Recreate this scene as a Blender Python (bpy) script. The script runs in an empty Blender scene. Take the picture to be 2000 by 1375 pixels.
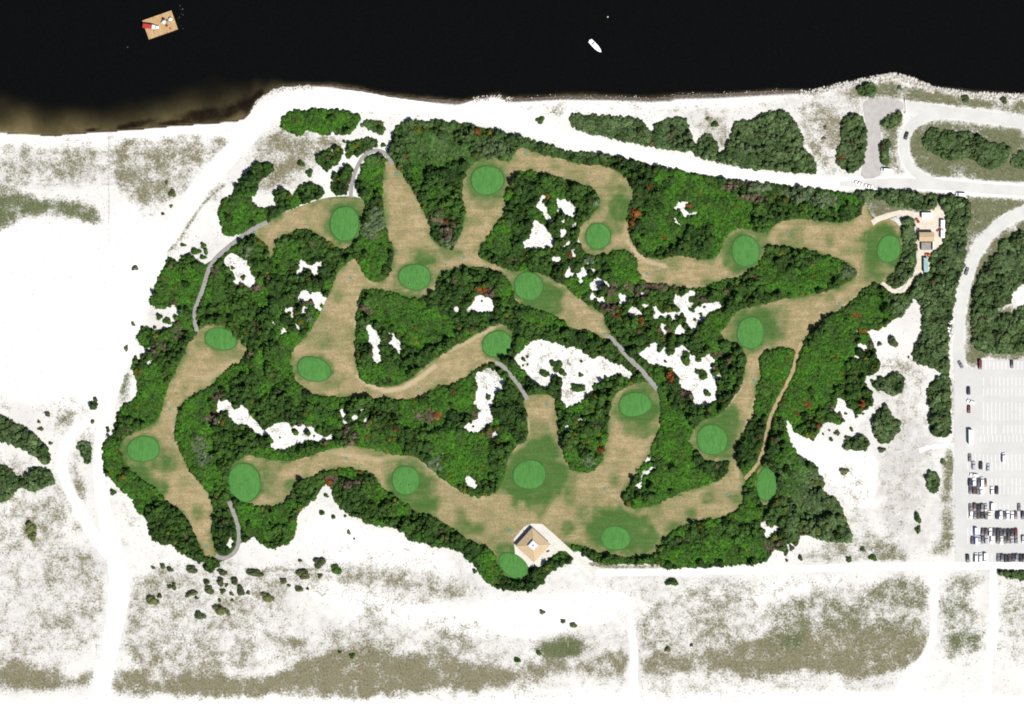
import bpy, bmesh, math, random
import numpy as np
from mathutils import Vector, Matrix
from mathutils.geometry import delaunay_2d_cdt

random.seed(7)
rng = np.random.default_rng(11)
scene = bpy.context.scene
col = scene.collection

# ------------------------------------------------------------------ camera, sky, sun, exposure
S = 0.3                                   # metres per photograph pixel
def W(px, py): return ((px - 1000.0) * S, (687.5 - py) * S)

CAM_H = 2000.0
cam_data = bpy.data.cameras.new('camera')
cam_data.sensor_width = 36.0
cam_data.lens = 36.0 * CAM_H / (2000 * S)
cam_data.clip_start = 10.0
cam_data.clip_end = 60000.0
cam = bpy.data.objects.new('camera', cam_data)
cam.location = (0, 0, CAM_H)
col.objects.link(cam)
scene.camera = cam

SUN_EL = math.radians(55.0)
SUN_AZ = math.radians(140.0)              # clockwise from north (+Y): from the south-east
world = bpy.data.worlds.new('World')
scene.world = world
world.use_nodes = True
wn = world.node_tree
bg = wn.nodes.get('Background') or wn.nodes.new('ShaderNodeBackground')
sky = wn.nodes.new('ShaderNodeTexSky')
sky.sky_type = 'NISHITA'
sky.sun_disc = False
sky.sun_elevation = SUN_EL
sky.sun_rotation = SUN_AZ
wn.links.new(sky.outputs[0], bg.inputs[0])
bg.inputs[1].default_value = 0.05

sun_data = bpy.data.lights.new('sun', 'SUN')
sun_data.energy = 4.8
sun_data.angle = math.radians(0.5)
sun_data.color = (1.0, 0.965, 0.91)
sun = bpy.data.objects.new('sun', sun_data)
sdir = Vector((math.sin(SUN_AZ) * math.cos(SUN_EL), math.cos(SUN_AZ) * math.cos(SUN_EL), math.sin(SUN_EL)))
sun.rotation_euler = (-sdir).to_track_quat('-Z', 'Y').to_euler()
sun.location = sdir * 500
col.objects.link(sun)

scene.view_settings.view_transform = 'Standard'
scene.view_settings.look = 'None'
scene.view_settings.gamma = 1.0
scene.view_settings.use_curve_mapping = False
scene.view_settings.exposure = 0.5
scene.render.engine = 'CYCLES'
scene.cycles.filter_width = 1.8

# ------------------------------------------------------------------ small helpers
def tag(o, label=None, cat=None, group=None, kind=None):
    if label: o['label'] = label
    if cat: o['category'] = cat
    if group: o['group'] = group
    if kind: o['kind'] = kind
    return o

def link(o, parent=None):
    col.objects.link(o)
    if parent is not None: o.parent = parent
    return o

def empty(name, loc=(0, 0, 0), rz=0.0):
    o = bpy.data.objects.new(name, None)
    o.location = loc
    o.rotation_euler = (0, 0, rz)
    o.empty_display_size = 0.5
    return link(o)

def mesh_obj(name, me, mat=None, parent=None):
    if mat is not None and not me.materials: me.materials.append(mat)
    return link(bpy.data.objects.new(name, me), parent)

def np_mesh(name, verts, tris=None, quads=None, attrs=None, colors=None, smooth=False):
    me = bpy.data.meshes.new(name)
    verts = np.asarray(verts, dtype=np.float32)
    nt = 0 if tris is None else len(tris)
    nq = 0 if quads is None else len(quads)
    me.vertices.add(len(verts))
    me.vertices.foreach_set('co', verts.ravel())
    parts = []
    if nt: parts.append(np.asarray(tris, dtype=np.int32).ravel())
    if nq: parts.append(np.asarray(quads, dtype=np.int32).ravel())
    loops = np.concatenate(parts)
    me.loops.add(len(loops))
    me.loops.foreach_set('vertex_index', loops)
    me.polygons.add(nt + nq)
    starts = np.concatenate([np.arange(nt) * 3, nt * 3 + np.arange(nq) * 4]).astype(np.int32)
    me.polygons.foreach_set('loop_start', starts)
    if smooth:
        me.polygons.foreach_set('use_smooth', np.ones(nt + nq, dtype=bool))
    me.update(calc_edges=True)
    if attrs:
        for k, v in attrs.items():
            a = me.attributes.new(k, 'FLOAT', 'POINT')
            a.data.foreach_set('value', np.asarray(v, dtype=np.float32).ravel())
    if colors is not None:
        a = me.attributes.new('leaf', 'FLOAT_COLOR', 'POINT')
        c4 = np.ones((len(verts), 4), dtype=np.float32)
        c4[:, :3] = colors
        a.data.foreach_set('color', c4.ravel())
    me.validate()
    return me

class MB:
    """collects simple solids into one mesh"""
    def __init__(self): self.v = []; self.f = []
    def add(self, vs, fs):
        o = len(self.v); self.v += [tuple(p) for p in vs]; self.f += [tuple(i + o for i in f) for f in fs]; return self
    def box(self, x0, x1, y0, y1, z0, z1, bev=0.0):
        b = bev
        if b <= 0:
            vs = [(x0,y0,z0),(x1,y0,z0),(x1,y1,z0),(x0,y1,z0),(x0,y0,z1),(x1,y0,z1),(x1,y1,z1),(x0,y1,z1)]
            return self.add(vs, [(3,2,1,0),(4,5,6,7),(0,1,5,4),(1,2,6,5),(2,3,7,6),(3,0,4,7)])
        vs = [(x0,y0,z0),(x1,y0,z0),(x1,y1,z0),(x0,y1,z0),(x0,y0,z1-b),(x1,y0,z1-b),(x1,y1,z1-b),(x0,y1,z1-b),
              (x0+b,y0+b,z1),(x1-b,y0+b,z1),(x1-b,y1-b,z1),(x0+b,y1-b,z1)]
        return self.add(vs, [(3,2,1,0),(8,9,10,11),(0,1,5,4),(1,2,6,5),(2,3,7,6),(3,0,4,7),(4,5,9,8),(5,6,10,9),(6,7,11,10),(7,4,8,11)])
    def cyl(self, p0, p1, r0, r1=None, n=10):
        r1 = r0 if r1 is None else r1
        p0 = Vector(p0); p1 = Vector(p1); d = (p1 - p0).normalized()
        u = d.orthogonal().normalized(); w = d.cross(u)
        vs = []
        for p, r in ((p0, r0), (p1, r1)):
            for i in range(n):
                a = 2 * math.pi * i / n
                vs.append(p + u * (r * math.cos(a)) + w * (r * math.sin(a)))
        fs = [(i, (i+1) % n, n + (i+1) % n, n + i) for i in range(n)]
        fs += [tuple(range(n-1, -1, -1)), tuple(range(n, 2*n))]
        return self.add(vs, fs)
    def loft(self, secs, cap=True):
        n = len(secs[0]); vs = [p for s in secs for p in s]; fs = []
        for k in range(len(secs) - 1):
            for i in range(n):
                j = (i + 1) % n
                fs.append((k*n+i, k*n+j, (k+1)*n+j, (k+1)*n+i))
        if cap: fs += [tuple(range(n-1, -1, -1)), tuple((len(secs)-1)*n + i for i in range(n))]
        return self.add(vs, fs)
    def mesh(self, name, smooth=False):
        me = bpy.data.meshes.new(name)
        me.from_pydata(self.v, [], self.f)
        bm = bmesh.new(); bm.from_mesh(me)
        bmesh.ops.recalc_face_normals(bm, faces=bm.faces)
        bm.to_mesh(me); bm.free()
        if smooth: me.polygons.foreach_set('use_smooth', [True] * len(me.polygons))
        me.update()
        return me
    def build(self, name, mat, parent=None, smooth=False):
        return mesh_obj(name, self.mesh(name, smooth), mat, parent)

def copy_tree(o, parent=None):
    c = o.copy(); col.objects.link(c); c.parent = parent
    for ch in list(o.children): copy_tree(ch, c)
    return c

# ------------------------------------------------------------------ material helpers
class NT:
    def __init__(self, name):
        self.m = bpy.data.materials.new(name); self.m.use_nodes = True
        self.t = self.m.node_tree; self.t.nodes.clear()
        self.out = self.t.nodes.new('ShaderNodeOutputMaterial')
        self.co = None
    def n(self, kind, **kw):
        nd = self.t.nodes.new(kind)
        for k, v in kw.items(): setattr(nd, k, v)
        return nd
    def l(self, a, b): self.t.links.new(a, b)
    def val(self, sock, v):
        if hasattr(v, 'is_linked') or isinstance(v, bpy.types.NodeSocket): self.l(v, sock)
        else: sock.default_value = v
    def coord(self):
        if self.co is None: self.co = self.n('ShaderNodeTexCoord').outputs['Object']
        return self.co
    def noise(self, scale, detail=4.0, rough=0.55, dist=0.0, vec=None):
        nd = self.n('ShaderNodeTexNoise')
        nd.inputs['Scale'].default_value = scale; nd.inputs['Detail'].default_value = detail
        nd.inputs['Roughness'].default_value = rough; nd.inputs['Distortion'].default_value = dist
        self.l(vec if vec is not None else self.coord(), nd.inputs['Vector'])
        return nd.outputs['Fac']
    def attr(self, name, colour=False):
        nd = self.n('ShaderNodeAttribute'); nd.attribute_name = name
        return nd.outputs['Color'] if colour else nd.outputs['Fac']
    def math(self, op, a, b=0.0, c=0.0):
        nd = self.n('ShaderNodeMath', operation=op)
        self.val(nd.inputs[0], a); self.val(nd.inputs[1], b)
        if op in ('MULTIPLY_ADD',): self.val(nd.inputs[2], c)
        return nd.outputs[0]
    def ramp(self, x, lo, hi):
        nd = self.n('ShaderNodeMapRange', interpolation_type='SMOOTHSTEP')
        self.val(nd.inputs['Value'], x)
        nd.inputs['From Min'].default_value = lo; nd.inputs['From Max'].default_value = hi
        return nd.outputs[0]
    def mix(self, fac, a, b, mode='MIX'):
        nd = self.n('ShaderNodeMix', data_type='RGBA', blend_type=mode)
        self.val(nd.inputs[0], fac)
        for s, v in ((nd.inputs[6], a), (nd.inputs[7], b)):
            if isinstance(v, tuple): s.default_value = (*v, 1.0)
            else: self.l(v, s)
        return nd.outputs[2]
    def bsdf(self, colour, rough=0.9, spec=0.1, metal=0.0, bump=None, bstr=0.3, bdist=0.1):
        b = self.n('ShaderNodeBsdfPrincipled')
        if isinstance(colour, tuple): b.inputs['Base Color'].default_value = (*colour, 1.0)
        else: self.l(colour, b.inputs['Base Color'])
        self.val(b.inputs['Roughness'], rough)
        b.inputs['Specular IOR Level'].default_value = spec
        b.inputs['Metallic'].default_value = metal
        if bump is not None:
            bn = self.n('ShaderNodeBump'); bn.inputs['Strength'].default_value = bstr; bn.inputs['Distance'].default_value = bdist
            self.l(bump, bn.inputs['Height']); self.l(bn.outputs[0], b.inputs['Normal'])
        return b
    def finish(self, shader):
        self.l(shader.outputs[0] if hasattr(shader, 'outputs') else shader, self.out.inputs[0]); return self.m

def simple(name, c, rough=0.6, spec=0.3, metal=0.0, var=0.12, scale=2.0):
    t = NT(name)
    n = t.noise(scale, 5.0)
    k = t.mix(t.ramp(n, 0.3, 0.7), tuple(x * (1 - var) for x in c), tuple(min(1, x * (1 + var)) for x in c))
    return t.finish(t.bsdf(k, rough, spec, metal))

# ------------------------------------------------------------------ photograph layout (pixel outlines)
def chaikin(p, it=2, closed=True):
    p = np.asarray(p, float)
    for _ in range(it):
        q = np.roll(p, -1, 0) if closed else p[1:]
        a = p if closed else p[:-1]
        r = np.empty((len(a) * 2, 2)); r[0::2] = .75 * a + .25 * q; r[1::2] = .25 * a + .75 * q
        if not closed: r = np.vstack([p[:1], r, p[-1:]])
        p = r
    return p

SHORE = np.array([(-400,262),(0,259),(50,263),(110,265),(170,260),(215,257),(280,252),(350,246),(420,241),(462,237),(482,230),(490,217),
 (500,197),(532,175),(552,169),(600,165),(650,166),(700,173),(750,184),(800,190),(850,193),(900,197),(930,192),(975,186),(985,193),
 (1100,187),(1200,188),(1270,191),(1310,189),(1320,185),(1400,183),(1500,177),(1590,176),(1640,163),(1700,151),(1745,143),(1775,149),
 (1820,168),(1860,173),(1900,179),(2000,183),(2400,190)], float)
def shore_y(x): return np.interp(x, SHORE[:, 0], SHORE[:, 1])

F = {}
F['a'] = [(497,440),(530,430),(560,413),(600,398),(636,386),(660,384),(690,383),(712,390),(717,405),(712,420),(708,440),(700,462),(690,478),(675,488),(655,483),(640,472),(620,456),(600,448),(575,450),(550,462),(540,475),(535,490),(530,510),(525,505),(522,480),(510,468),(500,462),(488,455)]
F['b'] = [(750,325),(752,314),(765,316),(778,330),(790,345),(800,360),(812,380),(820,395),(828,415),(838,435),(842,448),(838,458),(845,470),(860,482),(878,486),(890,500),(905,510),(920,520),(900,522),(880,528),(858,535),(850,545),(852,560),(845,572),(830,582),(815,585),(790,580),(770,572),(745,568),(720,565),(706,566),(700,580),(698,610),(694,650),(694,690),(700,720),(703,738),(720,750),(750,756),(780,752),(805,738),(830,715),(855,697),(880,680),(905,665),(925,655),(945,645),(965,632),(985,632),(1000,645),(1003,665),(995,690),(975,705),(950,712),(930,718),(915,735),(895,745),(880,752),(860,752),(845,762),(825,775),(800,780),(770,780),(740,780),(710,775),(680,775),(650,776),(620,772),(600,765),(585,752),(572,735),(566,715),(566,695),(575,680),(590,660),(610,640),(630,600),(645,570),(652,545),(660,530),(675,515),(690,505),(698,505),(702,520),(712,535),(722,545),(735,551),(750,548),(760,535),(765,520),(768,500),(770,488),(762,475),(757,455),(752,430),(748,400),(746,370),(748,345)]
F['c'] = [(912,330),(925,316),(945,308),(965,307),(985,315),(998,312),(1005,298),(1012,290),(1025,287),(1040,295),(1060,302),(1090,308),(1125,318),(1150,323),(1180,322),(1215,340),(1228,352),(1236,368),(1237,385),(1230,398),(1227,415),(1226,440),(1230,462),(1240,482),(1250,495),(1265,503),(1290,506),(1310,501),(1340,499),(1360,505),(1380,508),(1400,501),(1408,488),(1413,470),(1422,452),(1440,445),(1465,446),(1485,455),(1500,455),(1505,470),(1497,485),(1488,505),(1480,520),(1465,530),(1450,540),(1420,545),(1395,555),(1370,562),(1340,563),(1315,558),(1290,556),(1265,555),(1250,545),(1243,525),(1245,510),(1235,498),(1220,490),(1205,488),(1185,497),(1165,503),(1148,497),(1135,480),(1128,462),(1132,445),(1145,430),(1160,415),(1170,405),(1172,390),(1165,375),(1155,365),(1135,360),(1110,355),(1085,345),(1060,338),(1035,333),(1015,335),(1005,345),(995,365),(985,380),(988,395),(988,415),(975,425),(968,440),(960,455),(950,468),(940,480),(932,492),(935,503),(950,510),(970,517),(985,522),(1005,528),(1030,530),(1050,533),(1075,540),(1095,552),(1120,570),(1140,590),(1160,600),(1178,612),(1183,630),(1192,645),(1200,660),(1195,668),(1180,662),(1160,652),(1140,645),(1115,640),(1095,628),(1080,615),(1060,608),(1040,603),(1015,595),(1005,585),(1003,570),(998,560),(992,545),(975,530),(950,525),(930,520),(905,522),(880,525),(870,505),(885,485),(895,468),(903,448),(906,420),(905,400),(902,380),(903,355)]
F['d'] = [(1498,455),(1512,438),(1535,429),(1570,427),(1610,432),(1640,436),(1665,428),(1683,420),(1684,402),(1692,398),(1700,415),(1704,430),(1730,425),(1750,432),(1762,450),(1764,480),(1760,505),(1750,528),(1735,545),(1728,556),(1705,553),(1690,563),(1665,588),(1640,606),(1612,620),(1592,640),(1575,660),(1560,690),(1552,695),(1548,680),(1520,680),(1500,682),(1488,690),(1480,705),(1485,720),(1487,735),(1480,755),(1477,775),(1475,795),(1473,812),(1462,830),(1447,848),(1438,868),(1436,890),(1440,905),(1446,925),(1430,935),(1418,925),(1425,900),(1415,900),(1395,902),(1375,898),(1362,885),(1350,875),(1342,862),(1350,845),(1360,828),(1375,820),(1400,810),(1420,795),(1433,775),(1445,755),(1452,735),(1455,715),(1460,705),(1455,690),(1445,675),(1430,670),(1410,662),(1405,648),(1418,635),(1430,615),(1450,602),(1480,597),(1510,590),(1540,580),(1580,575),(1610,570),(1640,560),(1662,547),(1676,535),(1672,525),(1650,514),(1620,501),(1590,491),(1570,486),(1540,484),(1515,483),(1500,475)]
F['e'] = [(445,935),(450,915),(462,898),(480,888),(500,890),(520,895),(550,900),(575,898),(605,890),(640,878),(665,872),(690,870),(720,873),(745,880),(770,887),(800,890),(820,895),(840,915),(860,930),(880,945),(900,960),(925,970),(950,968),(970,960),(980,945),(985,925),(988,905),(998,885),(1010,870),(1022,862),(1032,850),(1030,820),(1025,795),(1022,780),(1030,772),(1055,770),(1075,772),(1086,782),(1087,800),(1090,830),(1093,860),(1100,885),(1108,905),(1120,918),(1140,923),(1160,918),(1173,905),(1180,880),(1187,850),(1188,820),(1192,790),(1200,772),(1215,760),(1240,748),(1262,745),(1280,755),(1290,770),(1292,800),(1290,830),(1282,850),(1272,880),(1258,905),(1240,930),(1222,955),(1215,970),(1218,985),(1235,992),(1255,992),(1280,985),(1310,970),(1340,958),(1370,950),(1400,940),(1415,930),(1422,915),(1430,895),(1437,885),(1440,905),(1450,925),(1456,935),(1455,950),(1453,975),(1445,995),(1420,1006),(1390,1014),(1350,1022),(1325,1030),(1305,1042),(1292,1058),(1285,1075),(1270,1086),(1240,1088),(1200,1087),(1170,1080),(1150,1070),(1128,1066),(1100,1060),(1060,1055),(1010,1065),(1003,1082),(985,1092),(968,1085),(950,1070),(930,1060),(905,1050),(880,1030),(860,1015),(835,1005),(815,1000),(790,985),(770,970),(755,960),(740,950),(735,935),(725,925),(710,918),(690,916),(660,915),(640,920),(620,925),(600,935),(580,940),(570,955),(565,970),(550,985),(525,990),(505,992),(490,985),(475,985),(455,970),(447,955)]
F['f'] = [(966,1083),(1000,1070),(1012,1085),(1032,1105),(1036,1122),(1018,1136),(992,1131),(974,1112)]
F['g'] = [(385,650),(395,640),(410,632),(430,635),(448,640),(455,655),(470,665),(483,680),(480,695),(465,712),(445,722),(430,738),(415,752),(390,765),(370,778),(358,790),(348,800),(345,818),(342,835),(343,855),(352,880),(362,900),(370,918),(385,935),(400,950),(408,965),(415,985),(418,1005),(415,1025),(413,1050),(420,1070),(428,1083),(415,1092),(402,1088),(393,1075),(388,1060),(378,1040),(368,1015),(350,995),(330,982),(315,970),(305,955),(290,945),(268,932),(252,915),(240,895),(232,880),(235,865),(250,850),(275,838),(300,828),(313,810),(318,790),(322,770),(328,755),(340,730),(350,710),(358,695),(365,675),(375,660)]
F['h'] = [(1497,908),(1510,918),(1518,935),(1519,955),(1513,975),(1504,988),(1494,990),(1484,978),(1476,960),(1474,940),(1478,922),(1486,910)]

# putting greens: cx, cy, rx, ry, tilt(deg, clockwise in the photo), label, short landmark
GREENS = [
 (673,437,27,34,0,'tall oval putting green below the looped grey path','the green below the looped path'),
 (952,352,31,28,-10,'topmost putting green, ringed by dull fringe grass','the topmost green'),
 (1168,461,24,24,0,'small round putting green at the foot of the upper dog-leg fairway','the small round upper green'),
 (1456,490,26,30,0,'oval putting green left of the dry fairway leading to the work yard','the green left of the yard fairway'),
 (1736,486,22,26,8,'rightmost putting green, beside the hedge of the work yard','the green beside the work yard'),
 (1466,650,25,31,0,'oval putting green above the small shrub islands on the right','the green above the shrub islands'),
 (1391,859,29,29,0,'round putting green left of the lower shrub island','the green left of the lower shrub island'),
 (1497,946,19,31,0,'narrow putting green at the foot of the dirt trail','the narrow green below the dirt trail'),
 (1202,1051,28,23,0,'putting green right of the clubhouse, above the bottom hedge','the green right of the clubhouse'),
 (1034,927,31,28,0,'round putting green on a dark lush apron directly above the clubhouse','the green above the clubhouse'),
 (1240,790,31,23,-12,'wide putting green at the foot of the diagonal grey path','the green below the diagonal path'),
 (1032,559,27,27,0,'round putting green nearest the middle of the course','the round green near the middle'),
 (971,672,28,25,-8,'putting green touching the upper left of the largest sand hollow','the green by the largest sand hollow'),
 (810,541,31,24,0,'wide putting green below the tallest fairway, dotted with golfers','the wide green below the tall fairway'),
 (613,721,32,23,14,'wide putting green at the bottom left of the bent central fairway','the green at the bent fairway corner'),
 (792,938,25,28,0,'putting green on the long lower fairway left of the clubhouse','the green on the long lower fairway'),
 (477,943,31,37,-6,'large putting green at the left end of the long lower fairway','the large green at lower left'),
 (280,877,31,24,-10,'leftmost putting green, near the white sand road','the leftmost green'),
 (431,662,31,20,16,'putting green at the lower end of the left winding path','the green ending the left path'),
 (1003,1105,31,21,40,'practice green touching the clubhouse terrace','the practice green by the terrace'),
]
# lush turf round the greens: cx, cy, rx, ry, strength
LUSH = [(673,437,44,48,.75),(640,400,14,20,.5),(705,400,22,22,.6),(650,478,24,10,.6),(700,470,14,18,.4),(952,352,48,50,.72),(955,400,34,12,.45),(920,340,14,26,.6),(1168,461,30,30,.55),(1210,405,26,32,.85),(1195,440,24,24,.55),(1216,380,16,24,.6),
 (1446,492,46,44,.85),(1470,470,40,40,.6),(1725,485,50,46,.9),(1712,530,30,30,.7),(1475,640,58,46,.8),(1515,640,26,36,.5),(1500,660,40,24,.55),(1440,655,26,30,.6),(1400,850,46,44,.85),(1425,815,26,32,.8),(1360,860,18,30,.5),(1420,880,20,30,.6),(1497,946,24,42,.9),
 (1205,1035,68,48,1.0),(1260,1050,30,34,.8),(1168,1000,20,18,.5),(1040,930,72,60,1.0),(1060,880,40,34,.9),(1055,985,14,34,.55),(1052,840,30,26,.5),(1245,795,46,44,.95),(1250,835,40,22,.65),(1262,760,24,16,.6),(1032,559,34,36,.6),(1062,580,44,34,.95),(1010,540,22,26,.6),(1030,600,30,14,.7),(1075,600,30,20,.7),
 (971,672,34,32,.6),(990,660,18,30,.7),(810,541,40,32,.6),(832,505,26,14,.85),(780,575,30,12,.75),(820,582,26,10,.75),(870,495,40,12,.6),(830,500,60,22,.45),(613,721,38,30,.5),(640,745,40,18,.45),(600,745,30,20,.4),(800,950,52,54,.85),(825,985,34,26,.9),(790,905,40,22,.5),(477,943,38,46,.7),(505,930,44,36,.5),(540,960,30,22,.45),(570,945,14,10,.7),(465,905,22,22,.6),
 (285,880,46,36,.6),(320,905,34,22,.75),(270,930,34,30,.85),(300,955,30,24,.8),(240,885,14,34,.8),(431,662,40,26,.6),(395,665,18,18,.5),(450,690,40,16,.45),(1003,1105,44,40,.9),(985,1075,22,22,.75),(385,1000,14,22,.5),(370,690,18,12,.3),(740,885,24,8,.5),(695,775,30,10,.5),(752,450,8,80,.55),(1270,560,40,10,.4),(1085,325,14,8,.6),(1290,985,60,12,.35),(1095,960,30,26,.35),(1540,590,40,14,.4),(1490,610,50,16,.5),(700,525,10,12,.4),(780,320,16,10,.3),(1000,310,14,12,.45),(900,560,10,10,.2),(1620,470,12,18,.45)]
# worn pale tracks: points, width, strength
WORN = [([(700,735),(720,752),(755,764),(790,757),(820,738),(850,715)],6,.9),([(820,898),(845,920),(880,946),(915,968),(960,975)],9,.55),([(1560,690),(1590,648),(1640,605),(1690,562)],6,.6),([(640,880),(690,890),(740,898),(790,890)],10,.5),
 ([(1225,470),(1238,488),(1262,510),(1300,520)],6,.8),([(698,580),(694,640)],4,.7),([(497,442),(530,435)],10,.5),([(840,465),(870,515),(905,512),(950,516),(985,528)],8,.45),([(880,685),(930,658),(965,640)],6,.7),([(845,745),(880,715),(900,700)],12,.35),
 ([(1415,560),(1330,560)],4,.5),([(1420,790),(1445,760)],5,.8),([(1195,665),(1180,655),(1165,640)],5,.7),([(1030,800),(1034,850)],4,.6),([(1185,830),(1180,880),(1168,905)],4,.6),([(1088,810),(1094,870),(1110,910)],4,.6),([(1475,780),(1470,800),(1440,880),(1440,930)],7,.6),([(345,800),(335,830),(350,870),(380,930),(410,980)],10,.5),([(400,740),(430,725),(460,705)],10,.5),
 ([(985,385),(988,410),(970,440)],4,.5),([(1270,1000),(1350,985),(1440,950)],7,.35),([(845,575),(850,560)],5,.6),([(540,450),(600,445)],5,.5),([(1690,410),(1697,430),(1690,480),(1685,540)],6,.4),([(1035,928),(1060,960)],0.1,.01),([(450,975),(500,985),(540,975)],7,.45)]

M_OUT = [(766,268),(762,295),(752,318),(746,370),(716,395),(690,384),(636,388),(560,415),(497,442),(462,467),(430,497),(402,515),(395,519),(380,508),(367,494),(357,496),(347,516),(340,504),(325,504),(322,521),(312,539),(307,559),(292,561),(285,579),(295,589),(310,604),(337,596),(350,602),(352,612),(347,614),(337,631),(322,642),(312,648),(295,645),(292,640),(270,641),(266,661),(280,672),(284,680),(262,690),(257,720),(267,735),(272,760),(265,783),(240,793),(232,805),(225,828),(222,848),(202,858),(197,888),(197,913),(207,928),(230,943),(240,958),(260,970),(265,990),(280,1008),(292,1025),(291,1041),(300,1056),(322,1065),(335,1058),(342,1073),(357,1081),(375,1093),(390,1100),(402,1095),(408,1104),(430,1098),(445,1092),(458,1080),(468,1060),(480,1058),(500,1045),(508,1060),(525,1071),(545,1068),(575,1055),(578,1031),(577,1023),(580,1008),(597,985),(615,973),(625,960),(636,940),(650,958),(652,973),(662,990),(680,1003),(692,1010),(712,1015),(715,1023),(750,1028),(770,1030),(790,1040),(800,1056),(830,1058),(850,1068),(885,1070),(910,1086),(930,1106),(940,1123),(960,1143),(1000,1156),(1045,1152),(1058,1140),(1072,1120),(1095,1105),(1122,1095),(1120,1080),(1128,1072),(1140,1085),(1160,1098),(1200,1103),(1280,1100),(1305,1112),(1380,1108),(1440,1102),(1500,1100),(1505,1072),(1525,1075),(1545,1085),(1558,1060),(1560,1045),(1580,1045),(1605,1055),(1640,1060),(1667,1056),(1660,1030),(1645,998),(1635,978),(1615,965),(1600,958),(1615,945),(1597,928),(1595,905),(1580,903),(1560,890),(1545,873),(1537,848),(1532,823),(1541,813),(1550,840),(1575,855),(1595,858),(1597,843),(1605,828),(1625,823),(1640,828),(1650,818),(1645,798),(1632,783),(1635,774),(1652,783),(1660,800),(1672,813),(1690,800),(1705,788),(1705,770),(1690,753),(1687,733),(1715,730),(1718,712),(1710,690),(1705,664),(1697,654),(1715,644),(1740,626),(1755,621),(1765,605),(1760,590),(1745,575),(1728,556),(1735,548),(1760,510),(1765,470),(1762,450),(1752,436),(1700,425),(1690,400),(1680,385),(1660,378),(1630,375),(1590,368),(1550,365),(1500,358),(1450,354),(1400,348),(1350,340),(1300,329),(1250,317),(1200,304),(1150,298),(1100,290),(1050,278),(1000,262),(940,248),(900,240),(850,236),(800,236),(775,245)]
VIVID = [M_OUT,
 [(548,240),(555,225),(575,214),(600,210),(640,213),(680,218),(700,225),(702,235),(695,245),(680,262),(668,265),(655,260),(640,265),(620,258),(600,252),(585,265),(565,258),(550,250)],
 [(475,345),(490,330),(500,315),(530,318),(535,335),(520,345),(505,355),(500,375),(490,385),(490,400),(510,410),(540,405),(570,400),(600,393),(560,411),(530,427),(500,437),(470,455),(440,465),(428,420),(427,398),(450,385),(456,370)],
 [(535,385),(535,372),(550,369),(565,376),(572,390),(575,370),(590,360),(605,357),(625,362),(632,375),(632,385),(600,394),(570,406),(540,412)],
 [(642,365),(650,355),(665,350),(680,352),(682,378),(650,380)],
 [(614,308),(630,295),(650,285),(665,280),(670,300),(662,320),(645,325),(640,340),(632,330),(620,318)],
 [(675,295),(682,275),(700,272),(725,268),(738,275),(735,288),(720,290),(705,303),(690,315),(678,305)],
 [(705,240),(720,235),(745,238),(750,250),(748,262),(735,258),(720,248),(708,248)],
 [(695,375),(700,345),(712,315),(725,302),(745,300),(755,315),(750,330),(746,360),(746,400),(752,440),(762,475),(770,490),(766,520),(757,540),(740,550),(722,545),(705,520),(695,495),(712,460),(716,420),(718,400),(712,388)],
 [(640,350),(660,335),(685,318),(690,345),(682,362),(655,352)],
 [(240,705),(236,735),(226,765),(218,795),(210,830),(202,850),(206,858),(214,832),(220,800),(230,770),(240,740),(247,712)],
 [(398,1100),(425,1098),(430,1105),(415,1114),(402,1118)],
]
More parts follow.
